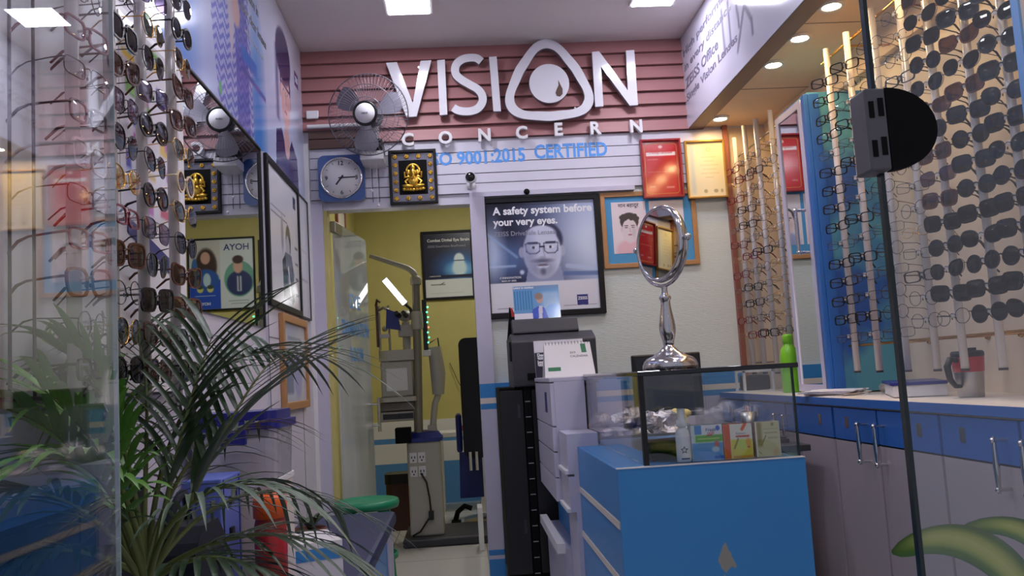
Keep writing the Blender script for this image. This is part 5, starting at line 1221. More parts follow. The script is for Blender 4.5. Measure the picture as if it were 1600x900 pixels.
# seven rods in front of the pillar and towards the glass door
W = ['on the rod before the blue pillar', 'on the second rod before the blue pillar', 'on the rod crossed by the door edge', 'on the rod beyond the door lock', 'on the rod above the mug handle', 'on the rod right above the mug', 'on the rod by the end panel']
RL = ['pale display rod just in front of the blue pillar', 'second pale display rod in front of the blue pillar', 'pale display rod crossed by the glass door edge', 'pale display rod seen right of the door lock', 'pale display rod ending above the left of the mug', 'pale display rod ending right of the mug', 'pale display rod closest to the pale end panel']
RY = [(3.40, 2.30), (3.215, 2.295), (3.005, 2.30), (2.812, 2.30), (2.653, 2.30), (2.46, 2.30), (2.285, 2.30)]
for q, ((y, zt), w_, rl) in enumerate(zip(RY, W, RL)):
    if q < 2: kd = pick([8, 7, 9, 8, 7, 11, 8], q)
    elif q == 2: kd = pick([9, 8, 7, 10, 9], q)
    elif q == 3: kd = (lambda i, n: [9, 9, 7, 8, 10, 9, 8, 9, 10, 8, 9, 7, 9, 8, 9, 8][i % 16])
    elif q == 4: kd = (lambda i, n: [9, 0, 1, 2, 0, 4, 6, 4, 2, 3, 1, 2, 0, 1, 4, 0][i % 16])
    elif q == 5: kd = (lambda i, n: [2, 0, 2, 1, 0, 2, 0, 2, 0, 4, 1, 3, 0, 1, 2, 0][i % 16])
    else: kd = (lambda i, n: [1, 0, 2, 0, 0, 2, 1, 0, 1, 0, 2, 1, 0, 6, 1, 0][i % 16])
    rack_rod(1.55, y, .988, zt, -1, w_, kd, 'eyewear on the right-hand rods', zrow(1.16 if q > 2 else 1.13, zt - .06, .074), rl)
t = thing('brass_rail', 'brass wall rail carrying the right-hand display rods', 'rail', (1.6, 3.0, 1.09))
mb = MB(); mb.tube([(1.572, 2.2, 1.092), (1.572, 3.50, 1.092)], .0055, 8); mb.build('lower_rail', 'brass', t)
mb = MB(); mb.tube([(1.572, 2.2, 2.272), (1.572, 3.50, 2.272)], .0055, 8); mb.build('upper_rail', 'brass', t)
for y in (2.3, 2.74, 2.92, 3.30):
    for z in (1.092, 2.272): mb = MB(); mb.tube([(1.574, y, z), (XR - .003, y, z)], .004, 6); mb.lathe([(.0, 0), (.014, 0), (.012, .006), (0, .006)], (XR - .001, y, z), NX, 12); mb.build('bracket', 'brass', t)
t = thing('steel_rail', 'steel wall rail carrying the four far display rods', 'rail', (1.6, 4.4, 1.05))
for nm, z in (('lower_rail', 1.045), ('upper_rail', 2.18)):
    mb = MB(); mb.tube([(1.582, 4.02, z), (1.582, YB - .001, z)], .005, 8); mb.build(nm, 'steel', t)
t = thing('end_panel', 'pale board with a blue edge closing the right-hand frame rack', 'panel', (1.6, 2.2, .9))
mb = MB(); mb.box(1.487, XR - .002, 2.115, 2.14, 1.55, 2.37); mb.build('board', 'laminate', t); mb = MB(); mb.box(1.480, 1.487, 2.113, 2.142, 1.55, 2.37); mb.build('edge', 'blue_side', t)
# left wall rack
t = thing('rack_backboard', 'white rounded backboard with colour leaflets behind the left eyewear rods', 'panel', (XL, 2.0, 1.05))
mb = MB(); pr = [(1.25, 1.06), (2.545, 1.06), (2.545, 1.95)] + [(2.505 + .04 * math.cos(a), 1.95 + .04 * math.sin(a)) for a in (.4, .8, 1.2)] + [(2.505, 1.99), (1.25, 1.99)]
mb.prism(pr, (XL + .013, 0, 0), YA, ZA, XA * .010); mb.build('board', 'white', t, .002)
P = Pic(60, 60, (226, 224, 232)); rg = random.Random(3)
for k in range(26): P.rect(a0 := rg.uniform(0, .8), a0 + rg.uniform(.05, .25), b0 := rg.uniform(0, .95), b0 + rg.uniform(.02, .10), rg.choice([(200, 90, 110), (90, 160, 190), (120, 180, 90), (70, 70, 170), (225, 190, 90), (190, 120, 190), (230, 230, 235)]), .02)
P.build('colour_leaflet', (XL + .0235, 2.06, 1.50), YA, ZA, .44, .47, t, 'ink_gloss')
mb = MB(); mb.prism([(2.10, 1.44), (2.48, 1.36), (2.48, 1.40), (2.10, 1.48)], (XL + .0245, 0, 0), YA, ZA, XA * .001); mb.build('blue_banderole', 't_navy', t)
LR = [(2.16, 2.35, 'on the rod beside the wall mirror', [0, 1, 4, 3, 1, 5, 14, 5, 4, 3, 5, 2, 1, 0, 6, 1]), (1.95, 2.35, 'on the second rod from the mirror', [4, 3, 0, 1, 6, 2, 1, 2, 6, 1, 5, 6, 4, 0, 2, 1]),
      (1.775, 2.35, 'on the rod along the open door', [2, 5, 9, 4, 12, 15, 1, 6, 3, 0, 8, 6, 1, 12, 7, 0]), (1.60, 2.35, 'on the rod farthest from the mirror', [7, 9, 13, 12, 8, 11, 7, 8, 12, 9, 7, 13, 8, 9, 11, 7])]
LL = ['pale display rod beside the wall mirror', 'second pale display rod from the wall mirror', 'pale display rod seen along the open glass door', 'pale display rod farthest from the wall mirror']
for (y, zt, w_, ks), rl in zip(LR, LL):
    rack_rod(-.678, y, 1.03, zt, 1, w_, (lambda ks: (lambda i, n: ks[i % len(ks)]))(ks), 'eyewear on the left-hand rods', zrow(1.115, 2.32, .076), rl)
t = thing('rack_rail', 'thin dark rails fixing the left display rods to the wall', 'rail', (XL, 1.9, 1.04))
for nm, z in (('lower_rail', 1.06), ('upper_rail', 2.33)):
    mb = MB(); mb.tube([(-.694, 1.3, z), (-.694, 2.22, z)], .004, 6); mb.build(nm, 'f_gun', t)
    for y in (1.35, 2.2): mb = MB(); mb.tube([(-.694, y, z), (XL + .001, y, z)], .004, 6); mb.build('bracket', 'f_gun', t)
for y in (1.42, 1.50): mb = MB(); mb.tube([(-.70, y, 1.06), (-.70, y, 2.33)], .003, 6); mb.build('upright_wire', 'f_gun', t)

# ================================================================== BENCH AND THINGS ON IT
t = thing('bench', 'blue and white bench with a navy cushion along the left wall', 'bench', (-.56, 3.0, 0))
mb = MB(); mb.box(XL + .02, -.375, 2.05, 4.24, .05, .385); mb.box(XL + .04, -.40, 2.08, 4.2, 0, .05, 1); mb.build('box_body', ['blue_side', 'charcoal'], t)
mb = MB(); mb.box(XL + .02, -.362, 4.22, 4.26, 0, .39); mb.box(-.375, -.366, 4.06, 4.22, .05, .385); mb.build('end_post', 'laminate', t, .003)
mb = MB(); mb.box(XL + .018, -.345, 2.02, 4.29, .388, .452); mb.build('cushion', 'navy', t, .018)
t = thing('stool', 'round green plastic stool behind the navy bench cushion', 'stool', (-.50, 4.46, 0))
mb = MB(); c_ = Vector((-.505, 4.50, 0)); mb.lathe([(.0, .478), (.13, .478), (.15, .486), (.158, .482), (.162, .466), (.156, .445), (.148, .445), (.145, .465), (.0, .468)], c_, n=36); mb.build('seat', 'green_plastic', t)
for k in range(4):
    a = PI / 4 + PI / 2 * k; d_ = Vector((math.cos(a), math.sin(a), 0)); mb = MB()
    mb.tube([c_ + d_ * .118 + ZA * .46, c_ + d_ * .135 + ZA * .25, c_ + d_ * .155 + ZA * .01, c_ + d_ * .162], [.024, .020, .019, .024], 8); mb.build('leg', 'green_plastic', t)
mb = MB(); mb.lathe([(.138, .20), (.146, .20), (.146, .225), (.138, .225), (.138, .20)], c_, n=32); mb.build('ring_brace', 'green_plastic', t)
# stack against the wall: pale cardboard box, cloudy tub with navy lid
zb = .452
t = thing('pale_carton', 'pale cardboard box under the cloudy tub on the bench', 'box', (-.65, 2.66, zb))
mb = MB(); mb.box(-.765, -.535, 2.54, 2.80, zb, .80); mb.build('walls', 'cream', t, .003); mb = MB(); mb.box(-.768, -.532, 2.537, 2.803, .785, .803); mb.build('lid', 'white', t, .002)
t = thing('storage_tub', 'cloudy plastic tub with a navy lid on top of the pale box', 'tub', (-.65, 2.66, .803))
mb = MB(); o_, i_ = rrect(.24, .27, .03), rrect(.23, .26, .026); vs = [(x - .648, y + 2.665, .804) for x, y in i_] + [(x * 1.04 - .648, y * 1.04 + 2.665, .945) for x, y in i_]; n_ = len(i_)
mb.add(vs, [list(range(n_))[::-1]] + [(i, (i + 1) % n_, n_ + (i + 1) % n_, n_ + i) for i in range(n_)]); mb.build('tub_body', 'tub', t)
mb = MB(); mb.prism(rrect(.262, .29, .03), (-.648, 2.665, .945), XA, YA, ZA * .022); mb.prism(rrect(.235, .26, .03), (-.648, 2.665, .967), XA, YA, ZA * .028); mb.build('lid', 'navy_plastic', t, .006)
for sg in (-1, 1): mb = MB(); mb.box(-.69, -.606, 2.665 + sg * .143 - .006, 2.665 + sg * .143 + .006, .905, .955); mb.build('clip', 'navy_plastic', t, .003)
mb = MB(); mb.box(-.70, -.62, 2.60, 2.72, .8055, .87); mb.build('inner_carton', 'cream', t)
# blue box file, dark bag
t = thing('box_file', 'periwinkle blue box file with black clips standing on the bench', 'box file', (-.67, 2.44, zb))
mb = MB(); mb.box(-.725, -.625, 2.32, 2.52, zb, .835); mb.build('case', 'periwinkle', t, .004)
for z in (.60, .68, .76): mb = MB(); mb.box(-.627, -.617, 2.39, 2.42, z, z + .022); mb.build('clip', 'black', t, .002)
mb = MB(); mb.box(-.6255, -.623, 2.34, 2.345, zb, .83); mb.box(-.6255, -.623, 2.495, 2.50, zb, .83); mb.build('edge_band', 'navy_plastic', t)
t = thing('shoulder_bag', 'dark navy cloth bag on the bench behind the palm', 'bag', (-.66, 2.17, zb))
mb = MB()
tc_ = thing('added_dark_cupboard', 'shallow dark cupboard added to darken the left wall behind the palm', 'cupboard', (-.74, 1.5, 0))  # cupboard put in to darken the low corner
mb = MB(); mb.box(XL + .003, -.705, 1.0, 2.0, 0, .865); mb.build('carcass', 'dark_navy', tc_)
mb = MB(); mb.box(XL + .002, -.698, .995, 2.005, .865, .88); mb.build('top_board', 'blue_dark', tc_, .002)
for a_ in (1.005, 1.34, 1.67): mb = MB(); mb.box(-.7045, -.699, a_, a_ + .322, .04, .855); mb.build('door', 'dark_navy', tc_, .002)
mb = MB()
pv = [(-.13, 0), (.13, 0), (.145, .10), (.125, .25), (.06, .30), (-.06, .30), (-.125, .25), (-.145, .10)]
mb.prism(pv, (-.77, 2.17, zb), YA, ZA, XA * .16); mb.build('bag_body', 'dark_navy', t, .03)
mb = MB(); mb.tube(bez((-.69, 2.08, zb + .28), (-.66, 2.17, zb + .46), (-.69, 2.26, zb + .28), 10), .010, 8); mb.build('handle', 'dark_navy', t)
jb = Vector((-.565, 2.66, zb))
t = thing('snack_jar', 'red jar with a bright orange screw lid on the bench', 'jar', Vector((-.53, 2.44, zb)))
jb = Vector((-.53, 2.44, zb)); mb = MB(); mb.lathe([(.0, 0), (.038, 0), (.042, .006), (.042, .245), (.038, .262), (.036, .270)], jb, n=28); mb.build('jar_body', 'jar_red', t)
mb = MB(); mb.lathe([(.040, .262), (.044, .264), (.045, .302), (.042, .318), (.028, .325), (.0, .326)], jb, n=28); mb.build('lid', 'orange', t)
mb = MB(); mb.lathe([(.0422, .165), (.0428, .170), (.0428, .225), (.0422, .23)], jb, n=28); mb.build('label_band', 'red', t)
t = thing('parcel_carton', 'white carton with a sky-blue stripe lying at the edge of the navy cushion', 'box', (-.46, 2.9, zb))
a = .35; u_ = Vector((math.cos(a), math.sin(a), 0)); v_ = ZA.cross(u_); pc_ = Vector((-.525, 2.965, zb + .060))
mb = MB(); mb.obox(pc_, u_, v_, ZA, .085, .12, .060); mb.build('carton', 'white', t, .002)
mb = MB(); mb.obox(pc_ - v_ * .1205 + ZA * .022, u_, v_, ZA, .0855, .0008, .018); mb.obox(pc_ + u_ * .0855 + ZA * .022, u_, v_, ZA, .0008, .12, .018); mb.build('stripe', 'blue', t)

# ================================================================== EXAM ROOM
t = thing('exam_stand', 'putty-grey eye examination unit on a black base in the exam room', 'examination stand', (-.27, 5.95, 0))
mb = MB(); mb.box(-.43, .14, 5.78, 6.35, 0, .055); mb.build('base_plate', 'charcoal', t, .012)
mb = MB(); mb.box(-.385, -.165, 5.88, 6.10, .055, .66); mb.build('pedestal', 'machine', t, .012)
mb = MB(); mb.prism(rrect(.25, .25, .04), (-.275, 5.99, .66), XA, YA, ZA * .025); mb.lathe([(.125, .685), (.10, .72), (.03, .73), (.0, .73)], (-.275, 5.99, 0), n=28); mb.build('blue_cap', 'royal', t, .006)
for zz in (.47, .56):
    for xx in (-.345, -.29):
        k_ = MB(); k_.box(xx - .024, xx + .024, 5.872, 5.88, zz - .034, zz + .034); k_ = k_.build('socket_plate', 'white', t, .003)
        mb = MB(); [mb.box(xx + dx - .003, xx + dx + .003, 5.870, 5.873, zz - .004, zz + .010) for dx in (-.010, .010)]; mb.box(xx - .004, xx + .004, 5.870, 5.873, zz - .022, zz - .012); mb.build('socket_hole', 'matte_black', k_)
mb = MB(); mb.tube([(-.30, 5.866, .46), (-.265, 5.85, .40), (-.25, 5.85, .30), (-.245, 5.85, .22)], .006); mb.box(-.262, -.228, 5.845, 5.875, .16, .215); mb.tube([(-.26, 5.86, .17), (-.32, 5.85, .09), (-.37, 5.86, .065)], .006); mb.build('power_lead', 'black', t)
mb = MB(); mb.tube([(-.305, 5.92, .72), (-.285, 5.92, 1.30), (-.275, 5.92, 1.74)], [.030, .028, .026], 16); mb.build('pole', 'machine_dark', t)
mb = MB(); mb.lathe([(.034, 0), (.038, .01), (.038, .04), (.034, .05), (.026, .06)], (-.275, 5.92, 1.70), n=20); mb.lathe([(.036, 0), (.040, .015), (.040, .10), (.036, .12)], (-.279, 5.92, 1.40), n=20); mb.build('pole_collar', 'machine', t)
mb = MB(); mb.tube(bez((-.275, 5.92, 1.74), (-.275, 5.92, 1.80), (-.36, 5.92, 1.83), 6) + [Vector((-.575, 5.90, 1.91))], [.024, .023, .022, .021, .02, .019, .018, .014], 12); mb.build('lamp_arm', 'machine', t)
t2 = thing('exam_mirror_lamp', 'tilted bright lamp plate on the examination unit', 'lamp', (-.44, 5.95, 1.60))
mb = MB(); la, lb_ = on_y(600, 436, 5.93), on_y(634, 476, 5.93); d_ = (lb_ - la).normalized(); p_ = Vector((d_.z, 0, -d_.x))
mb.obox((la + lb_) / 2, d_, YA, p_, (lb_ - la).length / 2, .02, .022); mb.build('housing', 'white', t2, .004)
mb = MB(); mb.obox((la + lb_) / 2 - YA * .021, d_, YA, p_, (lb_ - la).length / 2 - .008, .001, .018); mb.build('lit_tube', emit('lit_exam_tube', (1, 1, 1), 3.), t2)
mb = MB(); mb.tube([lb_, lb_ + Vector((.03, 0, -.03)), (-.300, 5.92, 1.44)], .010); mb.build('lamp_bracket', 'black', t2)
t = thing('slit_lamp', 'grey slit lamp instrument with table, chin rest and eyepieces', 'instrument', (-.42, 6.02, .75))
mb = MB(); mb.prism(rrect(.24, .42, .04, 5), (-.425, 6.05, .93), XA, YA, ZA * .03); mb.box(-.535, -.325, 5.90, 6.2, .96, 1.20); mb.build('table_housing', 'machine', t, .012)
mb = MB(); mb.prism(rrect(.25, .34, .06, 6), (-.42, 6.05, 1.20), XA, YA, ZA * .07); mb.build('instrument_base', 'machine', t, .02)
mb = MB(); mb.box(-.50, -.36, 5.893, 5.90, 1.00, 1.15); mb.build('front_plate', 'white', t, .01)
mb = MB(); mb.box(-.555, -.32, 5.92, 6.15, .87, .925); mb.box(-.56, -.31, 5.94, 6.15, .80, .865, 1); mb.build('lower_tray', ['machine_dark', 'machine'], t, .006)
mb = MB(); mb.box(-.535, -.335, 5.935, 5.94, .815, .85); [mb.ball((x, 5.935, .833), .006) for x in (-.48, -.43, -.38)]; mb.build('control_strip', 'charcoal', t)
mb = MB(); mb.tube([(-.36, 6.02, 1.26), (-.36, 6.02, 1.46)], .028, 14); mb.ball((-.36, 6.0, 1.50), .05, .05, .04); mb.box(-.41, -.31, 5.95, 6.05, 1.36, 1.44); mb.build('microscope_arm', 'machine', t, .004)
for dx in (-.02, .025): mb = MB(); mb.tube([(-.38 + dx, 5.96, 1.50), (-.39 + dx, 5.87, 1.515)], [.018, .014], 12); mb.build('eyepiece', 'black', t)
mb = MB(); [mb.tube([(x, 6.02, 1.26), (x, 6.02, 1.58)], .008, 8) for x in (-.54, -.475)]; mb.tube([(-.54, 6.02, 1.55), (-.508, 6.0, 1.565), (-.475, 6.02, 1.55)], .010); mb.box(-.54, -.475, 5.99, 6.05, 1.36, 1.385); mb.ball((-.50, 5.98, 1.42), .02); mb.build('chin_rest', 'steel', t)
mb = MB(); mb.box(-.56, -.545, 5.99, 6.03, 1.30, 1.58); mb.tube([(-.555, 6.0, 1.58), (-.545, 5.99, 1.62), (-.525, 5.99, 1.60)], .010); mb.build('dark_upright', 'brown', t)
mb = MB(); mb.prism([(0, 0), (.10, -.02), (.085, .10), (.01, .13)], (-.49, 5.93, 1.42), XA, ZA, YA * .004); mb.build('blue_shield', 'royal', t)
mb = MB(); mb.tube([(-.575, 5.98, .86), (-.535, 5.98, .87), (-.50, 5.98, .86)], .008); mb.tube([(-.545, 5.98, .87), (-.545, 5.98, .95)], .006); mb.ball((-.545, 5.98, .955), .012); mb.build('joystick', 'chrome', t)
t = thing('phoropter_arm', 'dark instrument arm with green indicator lights beside the pole', 'instrument', (-.20, 6.02, 1.15))
mb = MB(); mb.box(-.245, -.215, 5.95, 6.02, 1.26, 1.60); mb.box(-.255, -.20, 5.94, 6.0, 1.22, 1.26, 1); mb.build('head', ['black', 'white'], t, .004)
for k in range(8): mb = MB(); mb.ball((-.212 + .006 * (k % 2), 5.945, 1.31 + .034 * k), .006, n=8); mb.build('indicator', 'led_red' if k == 3 else 'led_green', t)
mb = MB(); mb.tube([(-.225, 6.02, 1.3), (-.15, 6.02, 1.34), (-.135, 6.02, 1.16)], .005); mb.build('cable', 'black', t)
mb = MB(); mb.tube([(-.175, 6.02, 1.28), (-.16, 6.02, 1.10), (-.165, 6.02, .96)], [.045, .052, .04], 14); mb.tube([(-.165, 6.02, .96), (-.19, 6.0, .90), (-.215, 5.98, .72)], .022); mb.box(-.245, -.185, 5.95, 6.05, .70, .76); mb.build('swing_arm', 'machine', t, .004)
mb = MB(); mb.obox((-.40, 5.85, .712), XA, YA, ZA, .05, .06, .05); tag(mb.build('tissue_box', 'matte_black', None, .006), 'black box hanging at the left of the blue pedestal cap', 'box')
t = thing('exam_chair', 'black high-backed exam chair with navy side, half hidden by the door post', 'chair', (.12, 6.5, 0))
mb = MB(); mb.prism(rrect(.20, .86, .05, 5), (.085, 6.45, .92), XA, ZA, YA * .12); mb.build('backrest', 'seat_navy', t, .03)
mb = MB(); mb.prism(rrect(.40, .42, .06, 5), (.22, 6.70, .48), XA, YA, ZA * .11); mb.build('seat', 'seat_navy', t, .02)
mb = MB(); mb.box(-.065, -.02, 6.52, 6.80, .52, .80); mb.build('armrest', 'royal', t, .02)
mb = MB(); mb.prism([(-.06, .16), (.12, .16), (.12, .50), (-.05, .50)], (0, 6.80, 0), XA, ZA, YA * .05); mb.build('leg_panel', 'royal', t, .01)
mb = MB(); mb.lathe([(.06, .02), (.06, .48)], (.22, 6.70, 0), n=20); mb.lathe([(.0, 0), (.26, 0), (.26, .02), (.07, .05), (.0, .05)], (.22, 6.70, 0), n=32); mb.build('pedestal', 'steel', t)
for dx in (.0, .045): mb = MB(); mb.tube([(.03 + dx, 6.42, .53), (.03 + dx, 6.42, .40)], .010); mb.build('back_strut', 'white', t)
t = thing('foot_pedal', 'black foot pedal assembly on the white floor by the exam chair', 'pedal', (-.10, 6.5, 0))
mb = MB(); mb.box(-.13, -.06, 6.42, 6.52, 0, .05); mb.tube([(-.10, 6.47, .05), (-.08, 6.47, .11), (-.03, 6.46, .15), (.02, 6.45, .13)], .020); mb.build('pedal_body', 'matte_black', t, .006)
t = thing('cable_box', 'white upright board leaning beside the black base plate', 'board', (.08, 5.72, 0))
mb = MB(); mb.box(.052, .084, 5.55, 5.72, .0, .26); mb.build('board', 'white', t, .004)
t = thing('dustbin', 'brown pedal bin with black lid behind the glass exam door', 'bin', (-.50, 6.6, 0))
mb = MB(); mb.prism(rrect(.18, .20, .04, 5), (-.50, 6.6, 0), XA, YA, ZA * .33); mb.build('body', 'bin_brown', t, .006)
mb = MB(); mb.prism(rrect(.195, .215, .045, 5), (-.50, 6.6, .33), XA, YA, ZA * .07); mb.build('lid', 'black', t, .015)
t = thing('side_table', 'white side table by the exam room wall with tools on it', 'table', (-.02, 7.3, 0))
mb = MB(); mb.box(-.22, .14, 7.10, 7.45, .60, .64); mb.build('top', 'white', t, .004)
for x in (-.20, .12):
    for y in (7.12, 7.43): mb = MB(); mb.box(x - .015, x + .015, y - .015, y + .015, 0, .60); mb.build('leg', 'white', t)
mb = MB(); mb.box(-.05, .04, 7.2, 7.28, .64, .68); tag(mb.build('tool_box', 'jar_red', None, .004), 'small red-brown box on the white exam room side table', 'box')
mb = MB(); mb.tube([(-.10, 7.78, 1.20), (-.03, 7.76, 1.02), (.05, 7.76, .90)], .003, 5); tag(mb.build('wall_cable', 'f_gun'), 'thin grey cable running down the olive exam wall', 'cable')

# ================================================================== PLANTS
def leaflet(mb, p, d, L, W, droop, m=0, seg=6):
    d = d.normalized(); s = d.cross(ZA); s = s.normalized() if s.length > .05 else XA; prev = None; vs = []
    for i in range(seg + 1):
        t_ = i / seg; wd = W * (math.sin(PI * min(1, .12 + t_ * .88)) ** .7 if t_ < 1 else 0) * (1 - .25 * t_)
        q = p + d * (L * t_) - ZA * (droop * L * t_ * t_)
        vs += [q - s * wd + ZA * wd * .35, q, q + s * wd + ZA * wd * .35]
    fs = []
    for i in range(seg): fs += [(3 * i, 3 * i + 1, 3 * i + 4, 3 * i + 3), (3 * i + 1, 3 * i + 2, 3 * i + 5, 3 * i + 4)]
    mb.add(vs, fs, m, True)
def frond(plant, a, b, c, d, n, L, W, droop, mt, spread=.9, rng=random):
    path = bez(a, b, c, 28, d); mb = MB()
    mb.tube(path, [.0065 * (1 - .8 * i / 28) for i in range(29)], 6, m=1)
    for i in range(n):
        t_ = .30 + .70 * i / (n - 1); f_ = t_ * 28; k = min(27, int(f_)); p = path[k].lerp(path[k + 1], f_ - k); tg = (path[k + 1] - path[k]).normalized()
        s = tg.cross(ZA); s = s.normalized() if s.length > .05 else XA; up = s.cross(tg)
        for sg in (-1, 1):
            l_ = L * (.45 + .75 * math.sin(PI * min(1, .15 + .75 * (1 - t_) + .1))) * rng.uniform(.85, 1.12)
            dr = tg * (1.05 - spread * .45 + .5 * t_) + s * sg * spread + up * (.22 + rng.uniform(-.12, .12))
            leaflet(mb, p, dr, l_, W * rng.uniform(.8, 1.15), droop * rng.uniform(.7, 1.3), 0)
    mb.v = [(max(p[0], -.685 if p[2] < .9 and p[1] < 2.01 else -.75), p[1], p[2]) for p in mb.v]      # blades press flat against wall and cupboard
    mb.build('frond', [mt, 'stalk'], plant)
pb = Vector((-.565, 1.66, .30))
t = thing('potted_palm', 'tall potted areca palm with arching fronds inside the shop entrance', 'plant', (-.60, 1.68, 0))
mb = MB(); mb.lathe([(.0, 0), (.085, 0), (.09, .01), (.11, .26), (.12, .265), (.12, .30), (.107, .30), (.104, .27), (.0, .27)], (-.565, 1.66, 0), n=32); mb.build('pot', 'terracotta', t)
mb = MB(); mb.lathe([(.0, .275), (.104, .272)], (-.565, 1.66, 0), n=28); mb.build('soil', 'soil', t)
mb = MB()
for k in range(5): a = 2 * PI * k / 5; mb.tube([pb + Vector((.03 * math.cos(a), .03 * math.sin(a), -.03)), pb + Vector((.045 * math.cos(a), .045 * math.sin(a), .18))], [.012, .008], 8)
mb.build('stems', 'stalk', t)
rg = random.Random(11)
def px(x, y, d): return on_y(x, y, d)
FR = [  # control points: start, two handles, tip; leaflets, length, width, droop, material
    (px(235, 900, 1.66), px(315, 760, 1.62), px(370, 610, 1.70), px(430, 560, 1.85), 15, .26, .0085, .22, 'leaf'),
    (px(230, 880, 1.75), px(250, 640, 1.80), px(330, 520, 1.90), px(480, 555, 2.0), 16, .24, .0065, .45, 'leaf_pale'),
    (px(225, 880, 1.70), px(210, 720, 1.68), px(170, 580, 1.66), px(90, 545, 1.62), 16, .20, .0080, .35, 'leaf_lit'),
    (px(220, 900, 1.64), px(180, 760, 1.58), px(100, 660, 1.52), px(10, 640, 1.45), 15, .19, .0085, .40, 'leaf_lit'),
    (px(240, 890, 1.72), px(300, 800, 1.80), px(390, 730, 1.95), px(520, 790, 2.1), 14, .22, .0055, .55, 'leaf_pale'),
    (px(240, 900, 1.60), px(320, 840, 1.55), px(420, 810, 1.55), px(530, 860, 1.6), 14, .18, .0050, .50, 'leaf'),
    (px(225, 890, 1.72), px(225, 700, 1.78), px(240, 600, 1.86), px(215, 530, 1.92), 14, .20, .0075, .35, 'leaf'),
    (px(215, 900, 1.55), px(170, 820, 1.45), px(110, 760, 1.38), px(20, 770, 1.32), 13, .17, .0080, .40, 'leaf'),
    (px(235, 900, 1.58), px(250, 800, 1.50), px(330, 740, 1.48), px(420, 760, 1.5), 13, .16, .0060, .55, 'leaf_pale'),
    (px(225, 900, 1.60), px(215, 780, 1.55), px(160, 690, 1.50), px(70, 610, 1.44), 14, .18, .0085, .35, 'leaf_lit'),
    (px(230, 920, 1.52), px(270, 870, 1.45), px(340, 850, 1.40), px(430, 900, 1.42), 12, .15, .0060, .5, 'leaf'),
    (px(228, 890, 1.70), px(260, 760, 1.78), px(300, 680, 1.88), px(400, 660, 2.05), 13, .19, .0060, .5, 'leaf'),
    (px(222, 900, 1.62), px(150, 860, 1.52), px(90, 840, 1.45), px(0, 880, 1.40), 12, .16, .0080, .4, 'leaf'),
    (px(205, 880, 1.74), px(150, 720, 1.76), px(110, 600, 1.74), px(30, 590, 1.70), 18, .20, .0095, .45, 'leaf_lit'),
    (px(210, 880, 1.78), px(190, 700, 1.80), px(150, 610, 1.80), px(60, 650, 1.76), 16, .20, .0095, .5, 'leaf_lit'),
    (px(215, 870, 1.80), px(200, 690, 1.84), px(190, 590, 1.84), px(130, 570, 1.82), 16, .20, .0095, .4, 'leaf_lit'),
    (px(225, 900, 1.50), px(190, 780, 1.42), px(150, 700, 1.38), px(60, 720, 1.34), 14, .17, .0095, .45, 'leaf_lit'),
    (px(235, 900, 1.70), px(270, 730, 1.72), px(300, 600, 1.76), px(330, 530, 1.82), 13, .24, .0095, .25, 'leaf'),
]
for k, (a, b_, c_, d_, n_, L_, W_, dr, mt) in enumerate(FR): frond(t, a, b_, c_, d_, n_, L_, W_, dr, mt, .9, rg)
t = thing('small_bench_plant', 'small spiky green plant behind the orange-lidded jar', 'plant', (-.60, 3.35, .452))
mb = MB(); mb.lathe([(.0, 0), (.05, 0), (.06, .09), (.055, .09), (.052, .08), (.0, .08)], (-.585, 3.35, .452), n=24); mb.build('pot', 'terracotta', t)
for k in range(14):
    a = 2 * PI * k / 14 + rg.uniform(-.2, .2); mb = MB(); leaflet(mb, Vector((-.585, 3.35, .53)), Vector((math.cos(a) * .62, math.sin(a) * .62, rg.uniform(.5, 1.3))), rg.uniform(.13, .19), .011, .45, 0); mb.build('leaf', 'leaf', t)
t = thing('dracaena', 'variegated strap-leaved plant at the right behind the closed glass door', 'plant', (.98, 1.42, 0))
mb = MB(); mb.lathe([(.0, 0), (.08, 0), (.11, .22), (.12, .225), (.12, .25), (.108, .25), (.104, .23), (.0, .23)], (.98, 1.42, 0), n=28); mb.build('pot', 'terracotta', t)
mb = MB(); mb.tube([(.98, 1.42, .22), (.985, 1.42, .40), (.975, 1.42, .60)], [.016, .014, .012], 10); mb.build('stem', 'stalk', t)
mb = MB(); mb.lathe([(.0, .235), (.105, .232)], (.98, 1.42, 0), n=24); mb.build('soil', 'soil', t)
def dr_mat():
    m, N, L, b = new_mat('variegated_leaf')
    at = N.new('ShaderNodeAttribute'); at.attribute_name = 'ink'; L.new(at.outputs['Color'], b.inputs['Base Color']); b.inputs['Roughness'].default_value = .3
    return m
M['variegated'] = dr_mat()
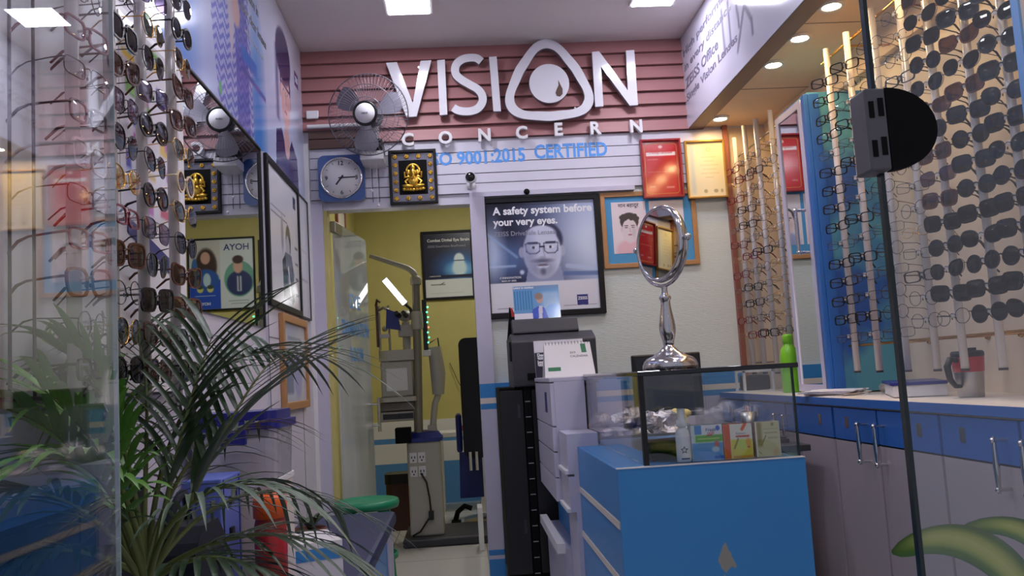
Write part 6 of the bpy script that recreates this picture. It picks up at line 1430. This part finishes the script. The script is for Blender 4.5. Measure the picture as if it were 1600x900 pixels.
def strap(plant, path, wd):
    P_ = [Vector(p) for p in path]; n = len(P_); vs = []; cols = []
    prof = [(-1, .30), (-.72, .12), (-.34, .02), (0, 0), (.34, .02), (.72, .12), (1, .30)]
    ink = [(62, 104, 34), (96, 136, 44), (196, 204, 96), (214, 214, 116), (186, 196, 88), (88, 130, 40), (58, 100, 32)]
    for i in range(n):
        tg = (P_[min(i + 1, n - 1)] - P_[max(i - 1, 0)]).normalized(); s = tg.cross(YA).normalized() * -1; s = (s * .88 + YA * -.45).normalized(); s = (s - tg * s.dot(tg)).normalized(); nn = s.cross(tg)
        t_ = i / (n - 1); w_ = wd * (.7 + .3 * math.sin(PI * min(1, t_ * 1.1))) * (1 if t_ < .86 else max(.05, 1 - ((t_ - .86) / .14) ** 2) ** .5)
        for (q, e), c in zip(prof, ink): vs.append(P_[i] + s * (w_ * q) + nn * (w_ * e)); f_ = max(0, (t_ - .75) / .25); cols.append(tuple(v * (1 - f_) + w2 * f_ for v, w2 in zip(c, (60, 104, 34))))
    fs = [(i * 7 + j, i * 7 + j + 1, (i + 1) * 7 + j + 1, (i + 1) * 7 + j) for i in range(n - 1) for j in range(6)]
    mb = MB(); mb.add(vs, fs, 0, True); o = mb.build('leaf', 'variegated', plant)
    c = np.ones((len(vs), 4)); c[:, :3] = [lin(q) for q in cols]; at = o.data.color_attributes.new('ink', 'FLOAT_COLOR', 'POINT'); at.data.foreach_set('color', c.astype(np.float32).ravel())
top = Vector((.975, 1.42, .56))
strap(t, bez(top, px(1640, 980, 1.40), px(1590, 850, 1.38), 22, px(1470, 800, 1.37)) [:0] + bez(px(1625, 960, 1.41), px(1560, 835, 1.39), px(1470, 812, 1.37), 26, px(1393, 862, 1.36)), .031)
strap(t, bez(top, px(1690, 860, 1.42), px(1600, 790, 1.45), 18, px(1496, 828, 1.47)), .022)
strap(t, bez(top, px(1680, 840, 1.42), px(1760, 780, 1.45), 16, px(1850, 900, 1.46)), .024)
strap(t, bez(top, (1.0, 1.5, .75), (1.05, 1.6, .78), 14, (1.1, 1.68, .66)), .020)
strap(t, bez(top, (.97, 1.36, .72), (.98, 1.28, .74), 14, (1.0, 1.24, .62)), .020)
strap(t, bez(top, (1.02, 1.40, .72), (1.10, 1.36, .80), 14, (1.18, 1.34, .70)), .020)
